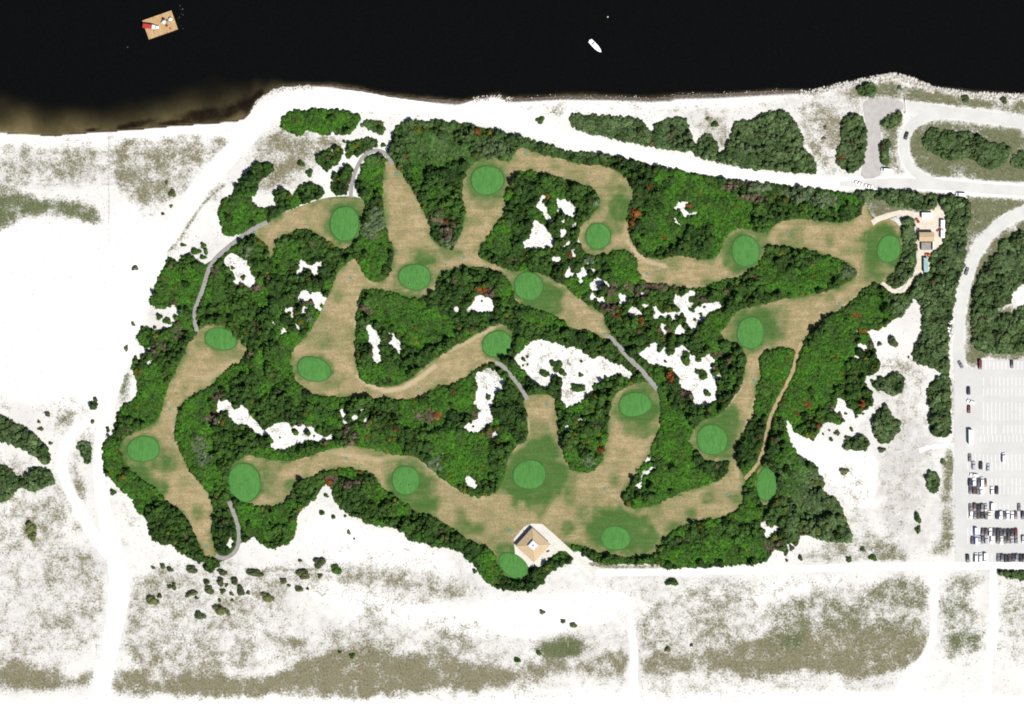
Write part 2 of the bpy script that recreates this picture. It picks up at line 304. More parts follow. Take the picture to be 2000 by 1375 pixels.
DULL = [
 [(1760,430),(1772,424),(1786,432),(1788,470),(1792,510),(1780,540),(1760,562),(1740,565),(1732,550),(1745,530),(1762,505),(1766,480),(1762,455)],
 [(1655,365),(1664,354),(1672,368),(1700,368),(1750,367),(1790,375),(1805,385),(1828,375),(1832,400),(1820,410),(1800,411),(1775,404),(1740,404),(1735,393),(1700,385),(1688,394)],
 [(1838,388),(1850,380),(1870,382),(1890,390),(1898,410),(1895,430),(1885,450),(1888,470),(1885,500),(1878,530),(1868,560),(1863,590),(1858,615),(1855,650),(1850,690),(1855,725),(1841,728),(1812,713),(1787,708),(1778,686),(1800,655),(1802,620),(1798,594),(1787,579),(1765,572),(1775,560),(1790,542),(1808,536),(1816,525),(1816,500),(1822,490),(1838,480),(1848,462),(1848,430),(1845,415),(1835,400)],
 [(1815,748),(1830,738),(1842,728),(1857,730),(1857,850),(1850,850),(1827,856),(1817,838),(1816,793),(1810,770)],
 [(2040,440),(1985,455),(1965,465),(1948,480),(1950,495),(1930,510),(1915,530),(1905,560),(1898,600),(1898,640),(1900,670),(1912,690),(2040,688)],
 [(1350,295),(1365,275),(1380,262),(1395,268),(1403,290),(1405,305),(1415,295),(1430,260),(1432,240),(1450,235),(1462,240),(1480,225),(1500,217),(1540,217),(1550,240),(1565,260),(1570,280),(1565,290),(1590,310),(1596,330),(1590,340),(1500,332),(1440,325),(1400,315),(1360,305)],
 [(1645,232),(1660,223),(1680,226),(1690,240),(1692,270),(1690,300),(1682,325),(1670,337),(1650,335),(1635,315),(1632,295),(1645,280),(1645,255)],
 [(1720,238),(1735,222),(1755,217),(1765,222),(1760,235),(1750,245),(1740,253),(1730,248)],
 [(1718,280),(1730,270),(1740,272),(1735,300),(1738,318),(1725,322),(1720,310)],
 [(1800,270),(1815,255),(1830,250),(1835,262),(1850,255),(1870,260),(1885,258),(1900,258),(1915,265),(1925,280),(1945,280),(1970,285),(1975,295),(1968,305),(1960,320),(1945,330),(1920,325),(1895,308),(1875,310),(1850,312),(1830,300),(1815,292),(1800,280)],
 [(1973,315),(1985,300),(2040,290),(2040,340),(1980,325)],
 [(1107,228),(1125,222),(1160,225),(1210,228),(1250,232),(1265,250),(1275,260),(1280,238),(1310,232),(1338,227),(1345,250),(1350,270),(1358,280),(1352,298),(1300,290),(1230,278),(1160,262),(1130,255),(1115,240)],
 [(1675,172),(1690,160),(1710,165),(1712,185),(1695,190),(1675,185)],
 [(1700,745),(1715,740),(1730,735),(1750,727),(1765,735),(1766,748),(1760,765),(1745,773),(1730,765),(1715,762),(1702,755)],
 [(1703,820),(1722,795),(1732,792),(1738,805),(1740,815),(1758,820),(1758,840),(1745,855),(1730,866),(1712,860),(1705,840)],
 [(1648,870),(1655,845),(1665,855),(1680,850),(1695,855),(1698,875),(1680,882),(1665,878),(1650,880)],
 [(-40,800),(0,812),(40,830),(60,845),(90,870),(100,895),(95,910),(85,905),(60,885),(30,870),(0,860),(-40,850)],
 [(-40,900),(0,908),(25,915),(30,935),(55,930),(60,915),(90,912),(105,930),(110,945),(85,950),(70,960),(40,950),(25,965),(15,980),(0,980),(-40,985)],
 [(148,865),(178,862),(178,905),(170,910),(160,890)],
 [(175,790),(188,775),(190,790),(184,825),(176,828)],
 [(1945,1116),(1960,1110),(2040,1108),(2040,1134),(2000,1132),(1965,1128)],
 [(1733,558),(1750,574),(1770,572),(1788,578),(1778,590),(1768,608),(1755,622),(1738,602)],
 [(1806,935),(1815,918),(1828,922),(1836,945),(1828,965),(1815,958)],
]
HOLES = [
 [(435,504),(450,494),(482,504),(490,529),(500,541),(500,559),(482,566),(475,549),(455,534),(440,519)],
 [(582,501),(595,512),(610,519),(622,506),(635,516),(625,526),(615,549),(610,529),(592,524),(590,546),(575,539),(583,525)],
 [(582,571),(595,564),(602,581),(625,566),(636,579),(625,596),(607,586),(587,594)],
 [(547,606),(560,598),(575,609),(577,626),(588,650),(583,652),(572,630),(565,611)],[(525,626),(535,624),(545,631),(537,644)],
 [(710,630),(732,639),(745,656),(740,688),(747,700),(740,715),(725,708),(727,695),(725,676),(715,649)],
 [(750,641),(765,649),(782,659),(787,693),(777,692),(770,676),(752,669),(770,664)],
 [(915,601),(925,596),(925,579),(940,576),(957,581),(967,594),(962,614),(940,611)],[(880,619),(895,629),(890,634),(880,630)],[(954,620),(962,620),(962,632),(954,630)],
 [(1040,429),(1050,424),(1060,441),(1075,449),(1087,476),(1075,489),(1045,484),(1025,489),(1017,469),(1037,464)],
 [(1082,379),(1100,394),(1112,404),(1127,401),(1122,426),(1110,426),(1095,411)],[(1088,433),(1096,440),(1092,446),(1086,442)],[(1090,458),(1100,462),(1098,470),(1090,466)],
 [(1322,396),(1337,399),(1347,429),(1332,426),(1327,409)],[(1361,440),(1368,446),(1366,455),(1361,450)],
 [(1077,494),(1095,504),(1100,514),(1087,518)],[(1110,524),(1130,534),(1157,539),(1132,544),(1117,536)],[(1152,564),(1160,551),(1177,566),(1162,574)],
 [(1205,576),(1212,569),(1232,581),(1217,601),(1207,591)],[(1285,599),(1292,614),(1282,634),(1272,626)],
 [(1307,584),(1327,586),(1350,614),(1360,596),(1385,591),(1412,586),(1412,601),(1390,611),(1375,629),(1360,631),(1360,654),(1375,664),(1366,666),(1347,641),(1335,619),(1327,599)],
 [(1303,640),(1314,636),(1326,648),(1316,648)],[(1312,626),(1320,630),(1316,634)],
 [(1000,703),(1012,686),(1045,659),(1075,666),(1087,669),(1110,679),(1125,676),(1140,688),(1150,690),(1160,700),(1172,693),(1185,700),(1195,710),(1215,710),(1232,723),(1237,739),(1220,740),(1212,733),(1187,735),(1180,745),(1160,748),(1157,770),(1127,793),(1097,798),(1095,760),(1100,743),(1082,733),(1077,745),(1072,760),(1042,753),(1020,720)],
 [(1275,710),(1300,693),(1315,688),(1320,676),(1337,669),(1347,688),(1360,698),(1378,700),(1405,703),(1390,713),(1390,730),(1392,748),(1407,755),(1397,763),(1405,780),(1390,785),(1382,798),(1365,790),(1360,805),(1354,795),(1355,773),(1327,758),(1327,743),(1315,723),(1307,720),(1287,715)],
 [(1250,690),(1267,676),(1282,666),(1284,688),(1262,703),(1252,703)],
 [(925,730),(945,720),(962,718),(987,743),(985,753),(975,765),(962,783),(960,813),(972,830),(950,830),(937,848),(915,848),(902,833),(912,825),(930,818),(940,805),(925,793),(925,780),(932,760),(930,743)],
 [(857,888),(865,878),(874,883),(872,893)],[(907,933),(917,925),(935,945),(925,960),(912,950)],
 [(520,838),(540,823),(557,828),(572,850),(600,848),(615,843),(637,855),(632,865),(610,860),(582,865),(562,883),(525,878),(537,860),(520,848)],
 [(420,795),(437,788),(442,773),(452,790),(475,805),(497,818),(517,838),(520,850),(500,853),(487,838),(482,825),(467,833),(455,828),(450,810),(435,798),(420,808)],
 [(665,818),(676,828),(692,820),(690,826),(672,835)],[(682,805),(697,793),(692,803)],
 [(1100,835),(1110,823),(1115,835),(1107,848),(1101,845)],[(1122,815),(1145,816),(1143,822),(1126,820)],
 [(1252,905),(1265,888),(1277,888),(1272,903)],[(1282,888),(1290,888),(1291,903),(1282,900)],[(1247,928),(1265,913),(1257,933),(1259,948),(1255,960),(1242,958),(1237,945),(1250,945)],
 [(1457,1020),(1468,1016),(1466,1030)],[(1484,1020),(1500,1016),(1495,1026)],
 [(1575,760),(1582,773),(1597,778),(1595,790),(1587,783)],[(450,1040),(457,1045),(455,1065),(445,1078),(440,1068),(450,1055)],
 [(1050,270),(1075,275),(1125,286),(1152,288),(1155,297),(1130,300),(1095,292),(1070,282)],
 [(1672,671),(1687,664),(1692,678),(1684,690),(1680,684)],[(1668,690),(1680,692),(1678,706),(1664,702)],
 [(2040,520),(2000,550),(1985,565),(1970,575),(1975,590),(1960,598),(1943,603),(1950,612),(1970,616),(1985,612),(2000,595),(2040,590)],
 [(247,738),(268,738),(268,775),(255,770),(250,755)],[(1278,712),(1268,704),(1290,700)],
]
# roads and paths: points, width(px)
ROADS = {
 'north':([(545,200),(600,196),(680,193),(760,203),(850,214),(930,226),(1000,242),(1100,265),(1200,289),(1300,312),(1400,332),(1500,347),(1600,357),(1680,358),(1760,357),(1850,362),(1920,368),(2100,380)],[34,36,34,28,24,24,24,24,24,24,23,20,20,26,27,27,27,27]),
 'west':([(560,200),(520,222),(490,255),(462,290),(420,335),(380,380),(345,430),(318,475),(298,530),(276,600),(253,660),(234,725),(216,790),(200,840),(192,890),(196,950),(206,1010),(220,1070),(232,1120),(230,1180),(220,1240),(208,1300),(198,1345),(190,1420)],[30,34,34,34,34,32,30,28,26,24,22,18,16,16,17,24,28,32,38,38,34,28,30,34]),
 'westloop':([(188,800),(168,825),(140,848),(122,885),(125,930),(145,975),(180,1040),(215,1085)],[8,14,18,18,18,18,22,26]),
 'bottom':([(1162,1118),(1200,1118),(1300,1117),(1400,1115),(1500,1113),(1600,1110),(1720,1107),(1830,1105),(1900,1105),(2100,1104)],[12,12,12,13,14,14,14,14,14,14]),
 'south1':([(1826,1100),(1826,1150),(1824,1200),(1821,1250),(1806,1290),(1780,1330),(1740,1420)],[12,12,12,14,20,40,60]),
 'south2':([(1940,1102),(1940,1150),(1941,1200),(1938,1250),(1930,1300),(1920,1420)],[12,15,15,15,16,30]),
 'south3':([(1228,1205),(1234,1240),(1238,1270),(1238,1310),(1238,1360),(1240,1420)],[10,13,14,15,17,20]),
 'loop_top':([(1763,208),(1800,212),(1850,219),(1920,228),(2100,252)],[19,20,21,21,21]),
 'loop':([(1850,222),(1815,226),(1788,238),(1771,258),(1765,282),(1769,308),(1783,332),(1808,349),(1850,360),(1920,368)],[16,17,17,17,17,17,17,16,14,10]),
 'north_east':([(1640,359),(1700,359),(1760,358),(1850,362),(1920,368),(2100,380)],[8,18,20,20,20,20]),
 'east':([(2100,385),(2040,398),(1995,416),(1960,434),(1932,458),(1908,492),(1893,528),(1882,566),(1876,605),(1872,650),(1871,700)],[20,20,20,20,20,20,20,20,20,20,20]),
}
PATHS = {
 'p1':([(522,434),(500,444),(470,464),(447,482),(425,501),(410,521),(402,544),(397,562),(390,581),(382,601),(380,624),(385,648)],8),
 'p2':([(685,386),(687,362),(692,342),(703,316),(718,299),(737,294),(754,301),(763,314),(766,322)],7),
 'p3':([(966,708),(978,712),(990,723),(1004,740),(1017,757),(1030,780)],8),
 'p4':([(1188,656),(1205,672),(1220,690),(1237,708),(1253,724),(1268,741),(1284,760)],9),
 'p5':([(447,978),(455,998),(464,1025),(467,1050),(462,1073),(448,1087),(434,1090),(421,1085)],8),
}
DIRT = {
 'd1':([(1722,553),(1740,566),(1752,570),(1766,566),(1778,550),(1788,535),(1795,512),(1796,490)],8),
 'd2':([(1703,435),(1718,427),(1735,421),(1755,416),(1775,417),(1795,423)],10),
 'd3':([(1566,668),(1557,688),(1547,728),(1527,768),(1507,808),(1499,838),(1495,860),(1487,888),(1475,913),(1455,936)],7),
 'd4':([(1852,868),(1836,871),(1815,874),(1795,880)],9),
}

# ------------------------------------------------------------------ rasters (2 px cells) used to place plants and ground cover
RX0, RY0, RC = -40, -40, 2
RW, RH = 1040, 728
def raster(poly, smooth=1):
    p = chaikin(poly, smooth) if smooth else np.asarray(poly, float)
    m = np.zeros((RH, RW), bool)
    x0 = max(0, int((p[:,0].min() - RX0) / RC) - 1); x1 = min(RW, int((p[:,0].max() - RX0) / RC) + 2)
    y0 = max(0, int((p[:,1].min() - RY0) / RC) - 1); y1 = min(RH, int((p[:,1].max() - RY0) / RC) + 2)
    if x1 <= x0 or y1 <= y0: return m
    X = RX0 + (np.arange(x0, x1) + .5) * RC; Y = RY0 + (np.arange(y0, y1) + .5) * RC
    sub = np.zeros((y1 - y0, x1 - x0), bool)
    q = np.roll(p, -1, 0)
    for (ax, ay), (bx, by) in zip(p, q):
        if ay == by: continue
        rows = (Y >= min(ay, by)) & (Y < max(ay, by))
        if not rows.any(): continue
        xc = ax + (Y[rows] - ay) * (bx - ax) / (by - ay)
        sub[rows] ^= X[None, :] < xc[:, None]
    m[y0:y1, x0:x1] = sub
    return m
def union(polys, smooth=1):
    m = np.zeros((RH, RW), bool)
    for p in polys: m |= raster(p, smooth)
    return m
def catmull(pts, ws=None, step=6.0):
    p = np.asarray(pts, float)
    if ws is None: ws = np.zeros(len(p))
    elif np.isscalar(ws): ws = np.full(len(p), float(ws))
    d = np.column_stack([p, ws]); d = np.vstack([2*d[0]-d[1], d, 2*d[-1]-d[-2]])
    out = []
    for i in range(1, len(d) - 2):
        n = max(2, int(np.hypot(*(d[i+1]-d[i])[:2]) / step))
        t = np.linspace(0, 1, n, endpoint=False)[:, None]
        out.append(.5*((2*d[i]) + (-d[i-1]+d[i+1])*t + (2*d[i-1]-5*d[i]+4*d[i+1]-d[i+2])*t**2 + (-d[i-1]+3*d[i]-3*d[i+1]+d[i+2])*t**3))
    out.append(d[-2:-1]); o = np.vstack(out)
    return o[:, :2], np.maximum(o[:, 2], 0.5)
def strip_outline(pts, ws, step=6.0, wob=0.0):
    c, w = catmull(pts, ws, step)
    t = np.gradient(c, axis=0); t /= np.linalg.norm(t, axis=1)[:, None]
    nrm = np.column_stack([-t[:, 1], t[:, 0]])
    l = w / 2 + (rng.normal(0, wob, len(w)) if wob else 0); r = w / 2 + (rng.normal(0, wob, len(w)) if wob else 0)
    return c + nrm * l[:, None], c - nrm * r[:, None]
def strip_raster(pts, ws, extra=0.0):
    a, b = strip_outline(pts, np.asarray(ws, float) + extra if not np.isscalar(ws) else ws + extra)
    m = np.zeros((RH, RW), bool)
    for i in range(len(a) - 1):
        m |= raster([a[i], a[i+1], b[i+1], b[i]], 0) if False else False
    poly = np.vstack([a, b[::-1]])
    return raster(poly, 0)
def blur(a, n, it=2):
    a = a.astype(np.float32)
    for _ in range(it):
        for ax in (0, 1):
            p = np.pad(a, [(n+1, n) if k == ax else (0, 0) for k in (0, 1)], mode='edge')
            c = np.cumsum(p, axis=ax)
            hi = [slice(None)]*2; lo = [slice(None)]*2
            hi[ax] = slice(2*n+1, None); lo[ax] = slice(0, -(2*n+1))
            a = (c[tuple(hi)] - c[tuple(lo)]) / (2*n+1)
    return a
def erode(m):
    r = m.copy()
    r[1:] &= m[:-1]; r[:-1] &= m[1:]; r[:, 1:] &= m[:, :-1]; r[:, :-1] &= m[:, 1:]
    return r
def dist_in(m, n=10):
    d = np.zeros(m.shape, np.float32); cur = m.copy()
    for k in range(n):
        d += cur * RC; cur = erode(cur)
        if k % 2:
            c = cur; s = c.copy(); s[1:, 1:] &= c[:-1, :-1]; s[:-1, :-1] &= c[1:, 1:]; cur = s
    return d
def at(r, x, y):
    i = np.clip(((np.asarray(y) - RY0) / RC).astype(int), 0, RH - 1); j = np.clip(((np.asarray(x) - RX0) / RC).astype(int), 0, RW - 1)
    return r[i, j]
def bil(r, x, y):
    fx = np.clip((np.asarray(x, float) - RX0) / RC - .5, 0, RW - 1.001); fy = np.clip((np.asarray(y, float) - RY0) / RC - .5, 0, RH - 1.001)
    i = fy.astype(int); j = fx.astype(int); u = fx - j; v = fy - i
    return (r[i, j]*(1-u)*(1-v) + r[i, j+1]*u*(1-v) + r[i+1, j]*(1-u)*v + r[i+1, j+1]*u*v)
_lat = rng.random((64, 64))
def vnoise(x, y, s, off=0.0):
    fx = np.asarray(x, float) / s + off + 200; fy = np.asarray(y, float) / s + off * 1.7 + 200
    i = np.floor(fx).astype(int); j = np.floor(fy).astype(int); u = fx - i; v = fy - j
    u = u*u*(3-2*u); v = v*v*(3-2*v)
    g = lambda a, b: _lat[a % 64, b % 64]
    return g(i,j)*(1-u)*(1-v) + g(i+1,j)*u*(1-v) + g(i,j+1)*(1-u)*v + g(i+1,j+1)*u*v

fair_m = union(list(F.values()), 2)
road_m = np.zeros((RH, RW), bool)
for p, w in ROADS.values(): road_m |= strip_raster(p, w, 3)
path_m = np.zeros((RH, RW), bool)
for p, w in list(PATHS.values()) + list(DIRT.values()): path_m |= strip_raster(p, w, 2)
TERRACE = [(1037,1022.5),(1059,1023.4),(1081,1042),(1130,1087),(1166,1113),(1160,1122),(1127,1096),(1105,1076),(1090,1076),(1088.7,1079),(1070,1092),(1058.6,1106),(1045,1107.4),(1032.6,1107.4),(1006,1083.6),(1003.4,1052.6),(1023.5,1029)]
TURN = [(1684,200),(1700,193),(1740,192),(1765,199),(1765,215),(1745,220),(1725,232),(1718,244),(1721,260),(1720,280),(1717,300),(1721,315),(1724,330),(1716,348),(1680,350),(1685,320),(1690,300),(1692,270),(1692,245),(1687,222)]
YARD = [(1786,420),(1800,412),(1822,410),(1836,400),(1840,412),(1846,430),(1847,460),(1836,482),(1824,488),(1815,496),(1818,525),(1806,537),(1792,538),(1795,510),(1792,490),(1790,450)]
terr_m = union([TERRACE, TURN, YARD], 0)
LOT = [(1863,690),(1884,690),(1884,712),(1890,720),(1898,722),(1906,718),(1911,704),(2100,704),(2100,1098),(1884,1098),(1866,1096)]
lot_m = raster(LOT, 0)
SCRAPE = [(1745,800),(1765,790),(1785,800),(1800,830),(1815,860),(1862,868),(1862,880),(1820,890),(1800,940),(1790,1000),(1790,1040),(1815,1070),(1835,1098),(1800,1098),(1770,1070),(1730,1040),(1715,980),(1710,900),(1735,880),(1745,840)]
hole_m = union(HOLES, 1)
SPARSE = [(1130,530,50,35),(1180,570,40,25),(1260,600,40,40),(1310,640,30,25),(1280,690,40,25),(1390,720,25,30),(1330,600,50,30),(640,300,70,45),(600,590,45,30),(540,640,30,20),(590,850,60,25),(450,800,50,30),(690,815,30,25),(1100,470,40,50),(1100,500,25,25),(330,610,30,30),(290,690,30,30),(480,540,30,25),(900,610,30,20),(1265,905,25,30),(1490,1030,40,20),(1535,1075,30,25),(1640,800,40,30),(1690,660,30,25),(1120,810,30,20),(950,830,40,30),(1085,410,40,35),(1340,420,30,30)]
_gx, _gy = np.meshgrid(RX0 + (np.arange(RW) + .5) * RC, RY0 + (np.arange(RH) + .5) * RC)
_n = vnoise(_gx, _gy, 11, 50.0) * .62 + vnoise(_gx, _gy, 5, 60.0) * .38
for cx, cy, rx, ry in SPARSE:
    e_ = np.clip(1.15 - np.hypot((_gx-cx)/rx, (_gy-cy)/ry), 0, 1)
    hole_m |= _n * (.75 + .35 * np.minimum(e_ * 2, 1)) * (e_ > 0) > .64
_near = blur(hole_m, 2, 1); hole_m = (_near + .55 * (_n - .5)) > .5          # ragged edges
viv_m = union(VIVID, 1); dul_m = union(DULL, 1)
_fp = (blur(path_m, 1, 1) > .12) | (blur(raster(TERRACE, 0), 2, 1) > .12)
block = (blur(fair_m, 1, 1) + .6 * (_n - .5) > .34) | fair_m | road_m | path_m | _fp | terr_m | lot_m
water_m = np.zeros((RH, RW), bool)
_yy = RY0 + (np.arange(RH) + .5) * RC; _xx = RX0 + (np.arange(RW) + .5) * RC
water_m = _yy[:, None] < shore_y(_xx)[None, :]
thick_m = (viv_m | dul_m) & ~hole_m & ~block & ~water_m
thick_d = dist_in(thick_m)

# dune grass: outline, density, greenness
GRASS = [
 ([(-40,380),(20,376),(60,382),(130,390),(180,400),(207,430),(200,442),(170,435),(140,425),(100,418),(60,420),(30,435),(-40,460)],.92,.75),
 ([(-40,285),(60,283),(160,290),(200,310),(205,345),(120,350),(60,345),(20,375),(-40,372)],.5,.45),
 ([(213,275),(300,262),(455,265),(445,292),(400,335),(335,388),(320,402),(280,440),(245,372),(215,345)],.58,.4),
 ([(380,290),(440,270),(420,300),(385,325)],.75,.35),
 ([(215,1350),(222,1308),(270,1305),(330,1322),(430,1316),(480,1328),(560,1310),(600,1285),(660,1275),(700,1262),(720,1245),(740,1278),(800,1290),(870,1265),(900,1295),(1000,1300),(1000,1338),(960,1342),(920,1352),(880,1338),(840,1348),(750,1362),(650,1366),(560,1360),(450,1362),(350,1362),(230,1357)],.97,.3),
 ([(-40,1310),(60,1312),(130,1325),(187,1305),(186,1342),(100,1346),(-40,1352)],.85,.4),([(-40,1288),(40,1290),(140,1310),(100,1325),(-40,1320)],.7,.3),
 ([(1000,1298),(1080,1292),(1150,1292),(1205,1262),(1229,1268),(1228,1300),(1215,1325),(1180,1332),(1100,1308),(1030,1338),(1000,1332)],.75,.3),
 ([(1045,1268),(1060,1256),(1130,1242),(1148,1278),(1110,1288),(1060,1282)],1.0,.85),
 ([(1248,1282),(1300,1278),(1400,1275),(1450,1263),(1500,1242),(1560,1235),(1680,1232),(1700,1218),(1750,1220),(1762,1240),(1800,1228),(1817,1240),(1812,1270),(1785,1298),(1740,1314),(1660,1322),(1600,1315),(1575,1298),(1500,1320),(1430,1332),(1420,1302),(1330,1312),(1256,1322)],.93,.35),
 ([(1480,1255),(1500,1240),(1545,1238),(1560,1250),(1548,1268),(1500,1275)],1.0,.5),([(1530,1250),(1545,1240),(1568,1242),(1566,1258),(1545,1266)],1.0,1.0),
 ([(1235,1215),(1270,1185),(1310,1200),(1350,1150),(1420,1140),(1470,1140),(1450,1175),(1410,1205),(1420,1220),(1460,1230),(1500,1225),(1500,1250),(1420,1268),(1330,1275),(1250,1280)],.5,.4),
 ([(1500,1180),(1570,1155),(1650,1165),(1640,1190),(1700,1160),(1740,1120),(1812,1118),(1816,1180),(1812,1235),(1700,1230),(1600,1232),(1500,1245)],.58,.55),
 ([(1834,1115),(1922,1115),(1925,1140),(1900,1140),(1895,1190),(1925,1200),(1925,1265),(1900,1290),(1860,1295),(1836,1280)],.52,.6),([(1850,1225),(1880,1220),(1915,1235),(1900,1260),(1860,1265)],.75,.7),([(1875,1140),(1900,1138),(1890,1155)],.9,.1),
 ([(1952,1130),(2040,1125),(2040,1310),(1970,1300),(1952,1250)],.46,.45),
 ([(-40,1050),(80,1040),(190,1060),(205,1150),(195,1260),(100,1290),(-40,1290),(-40,1240),(80,1210),(120,1150),(60,1110),(-40,1100)],.40,.3),([(60,1210),(130,1208),(140,1222),(110,1232)],.9,.5),
 ([(248,1130),(320,1110),(400,1130),(520,1125),(540,1180),(480,1230),(500,1300),(400,1320),(300,1315),(240,1290),(245,1200)],.46,.35),([(255,1255),(290,1290),(260,1290)],.7,.3),
 ([(500,1100),(560,1115),(660,1110),(720,1110),(860,1125),(950,1150),(960,1165),(860,1175),(760,1150),(640,1130),(520,1180)],.5,.35),([(520,1240),(590,1245),(610,1262),(580,1270),(540,1260)],.8,.35),
 ([(620,1270),(700,1210),(735,1160),(775,1165),(770,1200),(730,1230),(830,1250),(860,1230),(930,1250),(930,1280),(860,1290),(700,1290)],.48,.4),
 ([(-40,965),(40,960),(100,975),(150,1000),(160,1040),(60,1060),(-40,1060)],.48,.3),([(90,805),(145,805),(140,830),(110,835)],.6,.5),([(-40,770),(20,780),(30,800),(-40,800)],.45,.5),
 ([(1848,872),(1866,872),(1866,1060),(1852,1092),(1836,1065),(1842,1000),(1835,960)],.85,.55),([(1808,1062),(1862,1055),(1862,1080),(1832,1092),(1812,1080)],.72,.5),
 ([(1668,1085),(1690,1040),(1720,1045),(1800,1095),(1670,1100)],.62,.5),([(1560,1075),(1665,1055),(1665,1100),(1560,1100)],.5,.5),([(1618,1062),(1665,1055),(1665,1080),(1630,1075)],.85,.55),
 ([(1545,215),(1600,200),(1648,215),(1645,280),(1632,300),(1650,340),(1600,345),(1598,320),(1570,285)],.55,.22),([(1345,225),(1420,225),(1432,235),(1425,290),(1400,310),(1400,285),(1360,260)],.5,.25),
 ([(1770,255),(1790,240),(1850,232),(2040,258),(2040,362),(1870,350),(1800,345),(1780,320),(1774,285)],1.0,.62),
 ([(1655,185),(1680,160),(1745,160),(1790,170),(1900,192),(2040,198),(2040,230),(1850,205),(1770,196),(1740,190),(1690,192)],1.0,.6),
 ([(1870,385),(1900,380),(2040,385),(2000,402),(1960,420),(1925,448),(1895,490),(1880,540),(1865,600),(1862,690),(1852,690),(1856,600),(1880,500)],.95,.6),
 ([(2040,405),(1990,430),(1950,455),(1915,500),(1897,545),(1888,600),(1884,690),(1884,712),(1898,722),(1910,704),(2040,702),(2040,600),(1910,600),(1950,490),(2040,450)],1.0,.6),
 ([(1720,215),(1765,215),(1752,255),(1756,320),(1770,345),(1725,335),(1718,290)],.95,.55),([(1650,365),(1700,362),(1840,372),(1860,390),(1780,420),(1700,430),(1680,400)],.9,.6),
 ([(540,250),(590,262),(640,265),(640,285),(600,310),(560,330),(520,300),(510,280)],.66,.3),([(500,270),(545,255),(530,320),(490,335),(480,310)],.5,.4),([(490,345),(560,320),(600,325),(580,360),(520,370)],.68,.3),([(590,260),(640,270),(640,285),(600,290)],.9,.2),
 ([(1000,200),(1100,205),(1200,215),(1260,228),(1100,225),(1040,222),(1000,215)],.36,.4),([(1060,208),(1150,206),(1160,222),(1070,224)],.48,.5),
 ([(395,370),(440,355),(440,385),(400,400)],.55,.2),([(310,500),(345,470),(380,425),(365,470),(330,510)],.5,.5),([(1700,700),(1760,690),(1800,720),(1790,780),(1740,790),(1770,740)],.42,.15),
 ([(1770,800),(1790,795),(1815,820),(1815,840),(1790,830)],.45,.5),([(232,735),(250,700),(262,720),(250,790),(235,800)],.6,.9),([(160,830),(180,820),(180,900),(165,920),(150,870)],.5,.5),([(132,890),(140,870),(152,920),(168,950),(165,985),(150,970)],.78,.35),
 ([(205,925),(235,950),(255,990),(285,1025),(250,1030),(235,990)],.4,.5),([(235,1040),(260,1070),(240,1080)],.6,.3),([(930,715),(950,708),(990,740),(985,755)],.6,.9),([(1075,735),(1095,735),(1098,800),(1078,790)],.9,.8),([(1098,700),(1122,695),(1118,715),(1100,718)],1.0,1.0),([(1100,760),(1118,762),(1112,785),(1098,780)],.9,.05),
]
g_den = np.zeros((RH, RW), np.float32); g_grn = np.full((RH, RW), .4, np.float32)
for poly, d, gn in GRASS:
    m = raster(poly, 1)
    g_den = np.where(m, np.maximum(g_den, d), g_den); g_grn = np.where(m, gn, g_grn)
BROAD = [([(-40,1060),(200,1060),(200,1300),(-40,1300)],.30,.3),([(250,1095),(520,1090),(560,1180),(620,1230),(560,1310),(240,1320)],.34,.35),([(500,1085),(900,1110),(960,1170),(700,1200),(560,1140)],.30,.35),([(560,1220),(900,1190),(1000,1260),(1225,1200),(1225,1330),(560,1330)],.28,.35),([(1245,1140),(1815,1115),(1815,1320),(1245,1320)],.33,.4),([(-40,270),(440,262),(330,420),(240,380),(200,360),(-40,380)],.34,.35),([(-40,880),(110,900),(180,1020),(200,1060),(-40,1060)],.34,.3),([(1640,1000),(1700,1000),(1800,1100),(1560,1100)],.3,.4),([(1590,900),(1700,900),(1700,1000),(1640,990)],.24,.5),([(700,1330),(1250,1320),(1800,1320),(1700,1360),(700,1375)],.26,.4),([(1590,150),(1680,150),(1690,230),(1600,350),(1540,220)],.3,.25),([(1000,200),(1560,195),(1500,225),(1100,225)],.26,.3),([(480,265),(560,250),(700,260),(640,340),(480,400)],.4,.3),([(1700,690),(1815,690),(1815,850),(1700,870)],.28,.2),([(560,1030),(900,1070),(930,1120),(600,1100)],.2,.3),([(60,770),(190,770),(150,860),(90,870)],.25,.4),([(1150,1122),(1480,1120),(1300,1180),(1180,1180)],.22,.4)]
BROAD += [([(1740,800),(1800,800),(1830,900),(1800,1050),(1720,1040),(1715,900)],.24,.05)]
